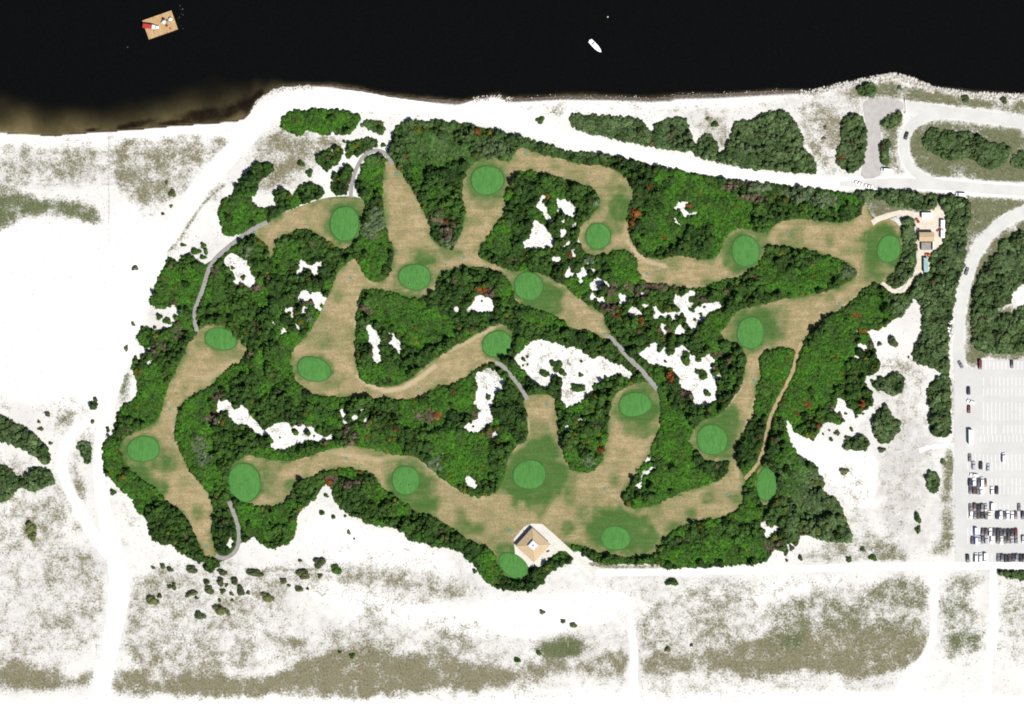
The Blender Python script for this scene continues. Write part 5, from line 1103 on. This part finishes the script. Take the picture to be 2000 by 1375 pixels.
M_white = simple('white_panel', (.76, .76, .76), .5, .3, 0, .05); M_black = simple('black_steel', (.02, .02, .02), .6, .3)
# white coach
X, Y = W(1895, 853); o = empty('coach', (X, Y, .095), .02)
MB().loft([sec(4.3,1.2,.4,2.7,.18), sec(4.1,1.27,.35,3.1,.2), sec(-4.1,1.27,.35,3.1,.2), sec(-4.3,1.22,.4,2.9,.18)]).build('body', M_white, o)
MB().box(-1.29,1.29,-3.7,3.5,1.6,2.4).build('side_windows', M_glass, o); MB().box(-1.05,1.05,4.2,4.34,1.5,2.6).build('windscreen', M_glass, o)
MB().box(-.55,.55,-1.2,.6,3.09,3.32,.08).build('roof_vent', M_white, o)
for a in (-1, 1):
    for b in (-2.7, 2.8): MB().cyl((a*1.05, b, .48), (a*1.28, b, .48), .48, .48, 12).build('wheel', M_tyre, o)
tag(o, 'long white coach parked on the left side of the lot', 'bus')

# ------------------------------------------------------------------ boats
t = NT('sand_coloured_deck'); n1 = t.noise(.5, 6.0, .7); n2 = t.noise(2.5, 3.0)
dk = t.mix(t.ramp(n1, .35, .68), (.42, .285, .145), (.34, .215, .105)); dk = t.mix(t.math('MULTIPLY', t.ramp(n2, .58, .72), .6), dk, (.19, .12, .065))
M_deck = t.finish(t.bsdf(dk, .85, .1)); M_hull = simple('rusty_dark_hull', (.055, .035, .025), .8, .2, 0, .4)
BX, BY = W(313, 49); BR = math.atan2(20, 57)
br = empty('work_barge', (BX, BY, -.2), BR)
def B(px, py):                                       # photo pixel -> barge coordinates
    x, y = W(px, py); v = Matrix.Rotation(-BR, 2) @ Vector((x - BX, y - BY)); return v.x, v.y
hw, hh_ = 9.1, 6.0
MB().loft([[(-hw+.5,-hh_+.3,-.5),(hw-.5,-hh_+.3,-.5),(hw-.5,hh_-.3,-.5),(-hw+.5,hh_-.3,-.5)],[(-hw,-hh_,.2),(hw,-hh_,.2),(hw,hh_,.2),(-hw,hh_,.2)],[(-hw,-hh_,1.1),(hw,-hh_,1.1),(hw,hh_,1.1),(-hw,hh_,1.1)]]).build('hull', M_hull, br)
for i in range(12):                                  # deck planks
    y0 = -hh_ + .12 + i * (2*hh_ - .24) / 12; MB().box(-hw+.1, hw-.1, y0 + .02, y0 + (2*hh_-.24)/12 - .02, 1.1, 1.17 + random.uniform(0, .015)).build('plank', M_deck, br)
for a in (-1, 1):
    for b in (-.92, -.3, .3, .92): MB().cyl((b*hw*.96, a*(hh_-.3), 1.15), (b*hw*.96, a*(hh_-.3), 1.65), .16, .2, 8).build('bollard', M_black, br)
tag(br, 'tan decked work barge floating on the dark water', 'barge')
def on_barge(px, py, name, rz):
    x, y = W(px, py); return empty(name, (x, y, .975), rz)
o = on_barge(297, 53, 'work_truck', -.12)
MB().box(-5.1,-.3,-1.25,1.25,.7,1.0).build('chassis', M_black, o); MB().box(-5.2,.1,-1.25,1.25,1.0,2.5,.1).build('cargo_body', paint('red'), o)
MB().loft([[(x,y,z_) for (x,y,z_) in ((.3,-1.1,.6),(.3,1.1,.6),(.3,1.1,2.5),(.3,-1.1,2.5))],[(1.6,-1.1,.6),(1.6,1.1,.6),(1.6,1.05,2.5),(1.6,-1.05,2.5)],[(2.1,-1.1,.6),(2.1,1.1,.6),(2.1,1.05,1.5),(2.1,-1.05,1.5)]]).build('cab', M_white, o)
MB().box(1.62,1.95,-.95,.95,1.5,2.3).build('windscreen', M_glass, o); MB().box(2.4,4.2,-.9,.9,.6,1.7,.15).build('bonnet', M_white, o)
for a in (-1,1):
    for b in (-4.2,-3.0,1.2,3.3): MB().cyl((b,a*.9,.45),(b,a*1.2,.45),.45,.45,10).build('wheel', M_tyre, o)
tag(o, 'red and white work truck on the left half of the barge', 'truck')
o = on_barge(322, 42, 'excavator', 1.1)
for a in (-1,1): MB().loft([[(-1.6,a*1.0-.28,.15),(-1.6,a*1.0+.28,.15),(-1.6,a*1.0+.28,.6),(-1.6,a*1.0-.28,.6)],[(1.6,a*1.0-.28,.15),(1.6,a*1.0+.28,.15),(1.6,a*1.0+.28,.6),(1.6,a*1.0-.28,.6)]]).build('track', M_tyre, o)
MB().box(-1.7,.7,-1.15,1.15,.75,1.6,.15).build('engine_house', simple('grey_white_paint', (.55,.56,.58), .4, .4), o)
MB().box(-.2,1.2,.2,1.1,.75,2.4,.2).build('cab', M_glass, o)
MB().cyl((1.0,-.3,1.3),(-.2,-2.0,2.6),.2,.17,6).build('boom', M_chrome, o); MB().cyl((-.2,-2.0,2.6),(-1.6,-2.4,.9),.15,.12,6).build('arm', M_chrome, o)
MB().box(-2.3,-1.2,-2.9,-1.9,.3,1.1,.25).build('bucket', paint('dark red'), o)
tag(o, 'grey excavator with a red bucket on the right half of the barge', 'excavator')
o = on_barge(334, 38.5, 'storage_tank', .3)
MB().cyl((0,0,.15),(0,0,1.5),1.05,1.05,16).build('tank', M_white, o); MB().cyl((0,0,1.5),(0,0,1.68),1.0,.5,16).build('lid', M_white, o); MB().box(-1.1,1.1,-1.1,1.1,0,.15).build('base', M_black, o)
tag(o, 'round white tank at the upper right corner of the barge', 'tank')
o = on_barge(302.5, 64, 'tool_box', .35); MB().box(-.3,.3,-1.0,1.0,0,.6,.08).build('case', simple('lilac_grey', (.42,.40,.46), .5, .3), o); MB().box(-.32,.32,-1.02,1.02,.602,.68,.03).build('lid', M_chrome, o)
tag(o, 'narrow grey box near the lower edge of the barge', 'box')
o = on_barge(333, 56, 'rope_coil', 0); MB().cyl((0,0,0),(0,0,.3),.55,.5,12).cyl((0,0,.3),(0,0,.42),.4,.25,12).build('coil', simple('brown_rope', (.17,.10,.05), .9, .05), o)
tag(o, 'small brown coil near the right corner of the barge', 'rope')

# white motorboat
X, Y = W(1163, 90.5); o = empty('motorboat', (X, Y, -.2), math.atan2(-12.5, 12) )
def hullsec(x, w, z1): return [(x, -w, z1), (x, -w*.82, .0), (x, 0, -.35), (x, w*.82, .0), (x, w, z1)]
MB().loft([hullsec(-4.7,1.3,.85), hullsec(-2,1.45,.9), hullsec(1,1.42,1.0), hullsec(3,1.05,1.1), hullsec(4.2,.55,1.2), hullsec(4.75,.12,1.25)]).build('hull', M_white, o)
MB().loft([[(-1.2,-1.0,.9),(-1.2,1.0,.9),(-1.2,.9,1.9),(-1.2,-.9,1.9)],[(1.0,-.95,1.0),(1.0,.95,1.0),(.7,.8,1.9),(.7,-.8,1.9)]]).build('cabin', M_white, o)
MB().box(-1.9,.9,-1.05,1.05,1.93,2.02,.03).build('cabin_roof', M_white, o)
MB().loft([[(1.02,-.85,1.15),(1.02,.85,1.15),(.80,.75,1.75),(.80,-.75,1.75)],[(1.06,-.85,1.15),(1.06,.85,1.15),(.84,.75,1.75),(.84,-.75,1.75)]]).build('windscreen', M_glass, o)
MB().box(-4.4,-2.0,-1.1,1.1,.86,.93).build('cockpit_floor', M_white, o); MB().box(-5.2,-4.7,-.3,.3,.2,1.3,.1).build('outboard_motor', M_white, o)
tag(o, 'white motorboat adrift on the dark water', 'boat')
# small buoys on the water
for px, py, lab in ((1187,33,'tiny pale buoy above the white motorboat'),(249,92,'tiny reddish buoy below left of the barge')):
    X, Y = W(px, py); o = empty('buoy', (X, Y, -.2)); MB().cyl((0,0,-.2),(0,0,.35),.38,.42,10).cyl((0,0,.35),(0,0,.6),.42,.12,10).build('float', paint('cream' if px > 1000 else 'brown'), o); MB().cyl((0,0,.6),(0,0,.95),.04,.04,6).build('mast', M_chrome, o); tag(o, lab, 'buoy')
# foam flecks drifting off the barge
fm = MB()
for _ in range(16):
    x = random.gauss(352, 4.5); y = random.uniform(10, 56); X, Y = W(x, y); s = random.uniform(.08, .3); k = random.randint(5, 7); a0 = random.random() * 6
    fm.add([(X + s*random.uniform(.6,1.3)*math.cos(a0+6.283*i/k), Y + s*random.uniform(.6,1.3)*math.sin(a0+6.283*i/k), -.185) for i in range(k)], [tuple(range(k))])
tag(fm.build('foam', simple('sea_foam', (.07,.075,.08), .8, .1)), 'faint foam drifting right of the barge', 'foam', kind='stuff')

# ------------------------------------------------------------------ clubhouse
M_roof = mat_road('tan_shingle_roof', (.42, .325, .205), (.375, .285, .175), (.32, .24, .15), .35, .8)
M_wall = simple('dark_timber_wall', (.13, .085, .06), .8, .15, 0, .2); M_vent = simple('pale_grey_metal_roof', (.50, .53, .60), .5, .3, 0, .06)
CX, CY = W(1041.2, 1064); c0 = np.array(W(1038, 1030)); c1 = np.array(W(1075, 1063.5)); CR = math.atan2(*(c1 - c0)[::-1])
ch = empty('clubhouse', (CX, CY, .2), CR); e = 7.25
MB().box(-e+1.0,e-1.0,-e+1.0,e-1.0,0,3.2).build('wall', M_wall, ch)
rt = 2.05; rz0, rz1 = 3.1, 5.2
roof = MB().box(-e,e,-e,e,rz0-.18,rz0).build('eaves', simple('brown_fascia', (.16,.10,.07), .8, .1), ch)
fc = [(-1,-1),(1,-1),(1,1),(-1,1)]
for k in range(4):                                   # four hip slopes, each of several overlapping shingle courses
    a, b = fc[k], fc[(k+1) % 4]; sl = empty('tmp'); bpy.data.objects.remove(sl)
    slope = MB().add([(a[0]*e,a[1]*e,rz0+.012),(b[0]*e,b[1]*e,rz0+.012),(b[0]*rt,b[1]*rt,rz1),(a[0]*rt,a[1]*rt,rz1)], [(0,1,2,3)]).build('roof_slope', M_roof, ch)
    for j in range(9):
        t0, t1 = j / 9, (j + 1.06) / 9; r0, r1 = e + (rt - e) * t0, e + (rt - e) * min(t1, 1); z0_, z1_ = rz0 + (rz1-rz0)*t0, rz0 + (rz1-rz0)*min(t1, 1)
        MB().add([(a[0]*r0,a[1]*r0,z0_+.10),(b[0]*r0,b[1]*r0,z0_+.10),(b[0]*r1,b[1]*r1,z1_+.05),(a[0]*r1,a[1]*r1,z1_+.05),(a[0]*r0,a[1]*r0,z0_+.03),(b[0]*r0,b[1]*r0,z0_+.03)], [(0,1,2,3),(4,5,1,0)]).build('shingle_course', M_roof, slope)
    MB().cyl((a[0]*e,a[1]*e,rz0+.1),(a[0]*rt,a[1]*rt,rz1+.08),.11,.11,6).build('hip_ridge', M_roof, ch)
cu = MB().box(-rt+.1,rt-.1,-rt+.1,rt-.1,rz1-.3,rz1+1.0).build('lantern', M_wall, ch)
MB().box(-rt-.1,rt+.1,-rt-.1,rt+.1,rz1+1.0,rz1+1.15,.05).build('lantern_roof', M_vent, cu); MB().cyl((0.1,-.1,rz1+1.15),(0.1,-.1,rz1+1.6),.42,.42,10).build('roof_vent', simple('slate_vent', (.10,.10,.14), .6, .2), cu)
for k in range(4):
    a = k * math.pi / 2; R_ = Matrix.Rotation(a, 4, 'Z')
    for x in (-3.8, 3.8):
        w_ = MB().box(x-1.0,x+1.0,-e+.955,-e+.995,1.0,2.3).build('window', M_glass, ch); w_.matrix_local = R_
        f_ = MB().box(x-1.12,x+1.12,-e+.93,-e+.99,.88,.995).build('sill', M_white, w_)
    d_ = MB().box(-1.0,1.0,-e+.94,-e+.995,.02,2.25).build('door', M_chrome, ch); d_.matrix_local = R_
    MB().cyl((.8,-e+.92,1.05),(.8,-e+.86,1.05),.05,.05,6).build('handle', M_black, d_)
tag(ch, 'square tan hip-roofed clubhouse with a grey roof lantern', 'building')
X, Y = W(1026.2, 1040); o = empty('vending_machine', (X, Y, .2), CR); MB().box(-.5,.5,-.4,.4,0,1.85,.06).build('cabinet', paint('red'), o); MB().box(-.42,.42,.402,.43,.5,1.6).build('front_panel', M_glass, o); tag(o, 'small red cabinet against the shaded upper left wall of the clubhouse', 'cabinet')
X, Y = W(1070.5, 1077); o = empty('planter', (X, Y, .2), .4); MB().box(-1.0,1.0,-.4,.4,0,.45,.05).build('trough', M_terr, o)
v, T, q, cc = shrub_batch(np.array([-.6,0,.6]), np.zeros(3), np.full(3,.42), np.full(3,.5), np.ones((3,3)), z0=np.full(3,.35), nleaf=20, leafk=.15)
pm = np_mesh('plants', v, tris=T, quads=q); pm.materials.append(M_leafo); c = mesh_obj('plants', pm, None, o); c.color = (.16,.17,.09,1); tag(o, 'small pale planter on the terrace right of the clubhouse', 'planter')

# ------------------------------------------------------------------ work yard
def roofed(name, x0, x1, y0, y1, hwall, hroof, mroof, mwall, label, cat='building', ridge='x', rot=0):
    (a, b), (c, d) = W((x0+x1)/2, (y0+y1)/2), ((x1-x0)*S/2, (y1-y0)*S/2)
    o = empty(name, (a, b, .09), rot)
    MB().box(-c+.25,c-.25,-d+.25,d-.25,0,hwall).build('wall', mwall, o)
    z = hwall + .012
    if ridge == 'x':
        for s in (-1, 1): MB().add([(-c,s*d,z-.1),(c,s*d,z-.1),(c,0,z+hroof),(-c,0,z+hroof),(-c,s*d,z),(c,s*d,z),(c,0,z+hroof+.1),(-c,0,z+hroof+.1)], [(0,1,2,3),(4,5,6,7),(0,1,5,4),(0,3,7,4),(1,2,6,5)]).build('roof_slope', mroof, o)
        for s in (-1, 1): MB().add([(s*(c-.26),-d+.25,hwall),(s*(c-.26),d-.25,hwall),(s*(c-.26),0,hwall+hroof*.95)], [(0,1,2)]).build('gable', mwall, o)
        MB().cyl((-c,0,z+hroof+.09),(c,0,z+hroof+.09),.08,.08,6).build('ridge_cap', mroof, o)
    else:
        for s in (-1, 1): MB().add([(s*c,-d,z-.1),(s*c,d,z-.1),(0,d,z+hroof),(0,-d,z+hroof),(s*c,-d,z),(s*c,d,z),(0,d,z+hroof+.1),(0,-d,z+hroof+.1)], [(0,1,2,3),(4,5,6,7),(0,1,5,4),(0,3,7,4),(1,2,6,5)]).build('roof_slope', mroof, o)
        for s in (-1, 1): MB().add([(-c+.25,s*(d-.26),hwall),(c-.25,s*(d-.26),hwall),(0,s*(d-.26),hwall+hroof*.95)], [(0,1,2)]).build('gable', mwall, o)
        MB().cyl((0,-d,z+hroof+.09),(0,d,z+hroof+.09),.08,.08,6).build('ridge_cap', mroof, o)
    dd = MB().box(-.5,.5,-d+.2,-d+.245,.02,2.0).build('door', M_chrome, o); MB().cyl((.35,-d+.18,1.0),(.35,-d+.12,1.0),.05,.05,6).build('handle', M_black, dd)
    for x in (-c*.55, c*.55): MB().box(x-.5,x+.5,d-.245,d-.2,1.0,1.8).build('window', M_glass, o)
    tag(o, label, cat); return o
M_shed = simple('off_white_boards', (.62,.61,.58), .7, .2)
roofed('yard_building', 1794, 1823, 454, 472, 3.4, .7, M_roof, M_wall, 'tan roofed building in the middle of the work yard')
o = empty('walled_bay', (*W(1810.5, 480.5), .09)); c, d = 3.6, 2.3
MB().box(-c,c,-d,d,.0,.05).build('floor_slab', M_path, o)
for nm, b in (('wall',(c-.45,c,-d,d)),('wall',(-c,-c+.2,-d,d))): MB().box(b[0],b[1],b[2],b[3],.052,1.9).build(nm, M_shed if b[1] == c else M_wall, o)
MB().box(-c+.21,c-.46,d-.35,d,.052,2.0).build('wall', M_wall, o)
tag(o, 'open grey walled bay below the tan roofed building', 'storage bay')
roofed('white_shed', 1799.5, 1821, 415.5, 427.5, 2.3, .45, M_white, M_shed, 'white shed along the top of the work yard', 'shed')
for i, (y0, y1, lab) in enumerate(((430,446.5,'upper of two white trailers on the right of the work yard'),(449,465,'lower of two white trailers on the right of the work yard'))):
    o = empty('trailer', (*W(1840.5, (y0+y1)/2), .09), random.uniform(-.03,.03)); hl = (y1-y0)*S/2
    MB().loft([sec(-hl,1.15,.6,2.5,.1), sec(hl,1.15,.6,2.5,.1)]).build('body', M_white, o); MB().box(-.12,.12,-hl-1.0,-hl,.5,.62).build('drawbar', M_black, o)
    for a in (-1,1): MB().cyl((a*.95,0,.35),(a*1.2,0,.35),.35,.35,10).build('wheel', M_tyre, o)
    MB().box(-.5,.5,hl,hl+.03,.75,2.3).build('rear_door', M_chrome, o); tag(o, lab, 'trailer')
def cart(px, py, rz, colour, label, s=1.0):
    o = empty('utility_cart', (*W(px, py), .09), rz); o.scale = (s,)*3
    MB().loft([sec(1.3,.45,.35,.75,.08), sec(.8,.6,.3,.95,.08), sec(.2,.62,.3,.6,.08), sec(-1.3,.62,.3,.85,.08)]).build('body', paint(colour), o); MB().box(-.5,.5,-.35,.15,.61,.8,.06).build('seat', M_black, o)
    MB().cyl((0,.5,.85),(0,.3,1.15),.04,.04,6).build('steering_column', M_black, o); MB().box(-.55,.55,-1.25,-.45,.87,1.05,.03).build('cargo_tray', paint(colour), o)
    for a in (-1,1):
        for b in (-.85,.85): MB().cyl((a*.5,b,.28),(a*.7,b,.28),.28,.28,10).build('wheel', M_tyre, o)
    tag(o, label, 'cart')
cart(1792, 431, .6, 'red', 'red utility cart beside the hedge left of the white shed', 1.15); cart(1793.3, 446.5, 1.3, 'red', 'small red cart above the left corner of the tan yard building', .62); cart(1831.8, 449.7, -.9, 'red', 'small red cart near the lower white trailer', .75)
o = empty('tractor', (*W(1812, 498.2), .09), 1.3)
MB().box(-.45,.45,.2,1.6,.6,1.2,.12).build('bonnet', paint('orange'), o); MB().box(-.6,.6,-1.2,.2,.6,1.0,.1).build('body', paint('orange'), o); MB().box(-.6,.6,-1.1,.0,1.9,2.02,.04).build('canopy', paint('orange'), o)
for a in (-.52,.52):
    for b in (-1.0,-.1): MB().cyl((a,b,1.0),(a,b,1.9),.04,.04,6).build('post', M_black, o)
    MB().cyl((a*1.35,-.6,.6),(a*2.0,-.6,.6),.6,.6,12).build('wheel', M_tyre, o); MB().cyl((a*1.1,1.2,.38),(a*1.6,1.2,.38),.38,.38,10).build('wheel', M_tyre, o)
tag(o, 'orange tractor parked above the teal container', 'tractor')
M_teal = simple('weathered_teal_metal', (.27,.40,.40), .5, .3, .2, .25, .7)
o = empty('container', (*W(1807.5, 517.5), .09), .02)
MB().box(-1.25,1.25,-4.2,4.2,.1,2.5).build('body', simple('dark_teal_side', (.06,.10,.11), .6, .2), o)
for i in range(14): MB().box(-1.28,1.28,-4.2+i*.6+.03,-4.2+i*.6+.52,2.502,2.58+.02*(i%2),.05).build('roof_panel', M_teal, o)
for a in (-.62,.62): MB().box(a-.58,a+.58,-4.25,-4.2,.15,2.4).build('door', M_teal, o)
tag(o, 'long teal metal container with a ribbed roof below the tan building', 'container')

# ------------------------------------------------------------------ barrier gate, fence, tee mats, golfers
o = empty('barrier_gate', (*W(1769, 209), .06), .06)
for y in (-4.0, 4.0): MB().box(-.18,.18,y-.18,y+.18,0,1.2,.05).build('post', M_white, o)
MB().box(-.10,.10,-3.8,3.8,.9,1.1).build('bar', M_white, o); MB().box(-.9,-.5,-3.9,-3.0,0,1.1,.1).build('control_box', M_white, o)
tag(o, 'white barrier gate across the road at the end of the asphalt lane', 'gate')
o = empty('dune_fence', (*W(213.5, 262), 0)); ys = np.arange(262, 482, 11.0); M_wood = simple('weathered_grey_wood', (.16,.14,.11), .9, .05)
pm = MB().box(-.07,.07,-.07,.07,-.1,1.25).mesh('post'); pm.materials.append(M_wood)
for i, y in enumerate(ys):
    p_ = mesh_obj('post', pm, None, o); p_.location = (random.uniform(-.2,.2), -(y-262)*S, 0)
for zz in (.4, .95): MB().box(-.012,.012,-(ys[-1]-262)*S,0,zz,zz+.05).build('wire', M_wood, o)
tag(o, 'thin dune fence running straight down the upper left sand', 'fence')

M_mat = simple('teal_mat', (.055,.24,.22), .9, .1, 0, .15)
TEES = [(685,543,'at the top of the bent central fairway'),(906,503,'below the fairway of the topmost green'),(1264,535,'at the left end of the fairway below the rust shrub'),(1180,653,'where the diagonal grey path begins'),(1539,455,'on the dry fairway left of the work yard green'),(1640,594,'on the fairway below the work yard'),(332,799,'above the leftmost green'),(817,759,'on the fairway below the central thicket'),(676,895,'on the long lower fairway under the thicket'),(1067,789,'at the top of the fairway above the clubhouse'),(1181,955,'where the two lower fairways meet'),(1422,967,'on the fairway left of the narrow green'),(1472,743,'on the narrow fairway above the shrub island'),(404,1068,'at the hooked grey path'),(774,340,'at the top of the tallest fairway'),(1026,299,'right of the topmost green'),(997,1036,'left of the clubhouse terrace'),(497,454,'at the left end of the upper left fairway')]
tm = empty('tee_mat'); MB().box(-.62,.62,-.62,.62,0,.04).build('mat', M_mat, tm); MB().box(-.72,.72,-.72,-.625,0,.06).box(-.72,.72,.625,.72,0,.06).box(-.72,-.625,-.62,.62,0,.06).box(.625,.72,-.62,.62,0,.06).build('frame', M_black, tm)
for a in (-1, 1): MB().cyl((a*.95,.3,0),(a*.95,.3,.16),.10,.07,8).build('marker', M_white, tm)
for i, (px, py, wh) in enumerate(TEES):
    o = tm if i == 0 else copy_tree(tm)
    o.location = (*W(px, py), .19); o.rotation_euler = (0, 0, random.random() * 3); tag(o, 'small teal tee mat ' + wh, 'tee mat', 'tee mats of the holes')

def person(px, py, rz, shirt, label, z0):
    """one continuous body grown from a skeleton with a skin modifier"""
    J = [((0,0,.98),.15),((0,0,1.2),.14),((0,0,1.42),.16),((0,.01,1.55),.06),((0,.03,1.68),.10),((0,.03,1.76),.085),
         ((-.19,0,1.42),.07),((-.27,.02,1.15),.05),((-.20,.18,.95),.04),((.19,0,1.42),.07),((.27,.02,1.15),.05),((.16,.2,.93),.04),
         ((-.10,0,.9),.10),((-.13,.02,.5),.07),((-.14,0,.08),.05),((-.14,.14,.04),.04),((.10,0,.9),.10),((.14,.02,.5),.07),((.15,0,.08),.05),((.15,.14,.04),.04)]
    E = [(0,1),(1,2),(2,3),(3,4),(4,5),(2,6),(6,7),(7,8),(2,9),(9,10),(10,11),(0,12),(12,13),(13,14),(14,15),(0,16),(16,17),(17,18),(18,19)]
    me = bpy.data.meshes.new('person'); me.from_pydata([j[0] for j in J], E, [])
    o = bpy.data.objects.new('person', me); col.objects.link(o)
    o.modifiers.new('skin', 'SKIN'); o.modifiers.new('sub', 'SUBSURF').levels = 1
    for sv, j in zip(me.skin_vertices[0].data, J): sv.radius = (j[1], j[1])
    me.skin_vertices[0].data[0].use_root = True
    t = NT('golfer_clothes'); sx_ = t.n('ShaderNodeSeparateXYZ'); t.l(t.coord(), sx_.inputs[0]); z_ = sx_.outputs[2]
    c = t.mix(t.math('GREATER_THAN', z_, .95), (.10,.09,.08), shirt); c = t.mix(t.math('GREATER_THAN', z_, 1.52), c, (.36,.22,.15)); c = t.mix(t.math('GREATER_THAN', z_, 1.72), c, (.75,.75,.75))
    me.materials.append(t.finish(t.bsdf(c, .8, .1)))
    o.location = (*W(px, py), z0); o.rotation_euler = (0, 0, rz); tag(o, label, 'person')
for a in ((799.5,555,1.0,(.78,.78,.78),'person in white on the lower part of the wide green',.45),(814,549,2.2,(.35,.40,.62),'person in pale blue on the wide green',.46),(872.5,518.5,.4,(.78,.78,.76),'person in white on the fairway right of the wide green',.19),(784.5,947.5,2.0,(.78,.78,.78),'left one of two people in white on the long lower fairway green',.44),(800.5,949,4.0,(.78,.78,.78),'right one of two people in white on the long lower fairway green',.44),(1328,969.5,.2,(.78,.78,.78),'left one of two people in white on the lower right fairway',.19),(1332,970.5,3.1,(.75,.75,.75),'right one of two people in white on the lower right fairway',.19),(404,685,.8,(.75,.40,.18),'person in orange left of the green ending the left path',.2),(1492,486,1.2,(.78,.78,.78),'person in white right of the green left of the yard fairway',.19)): person(*a)
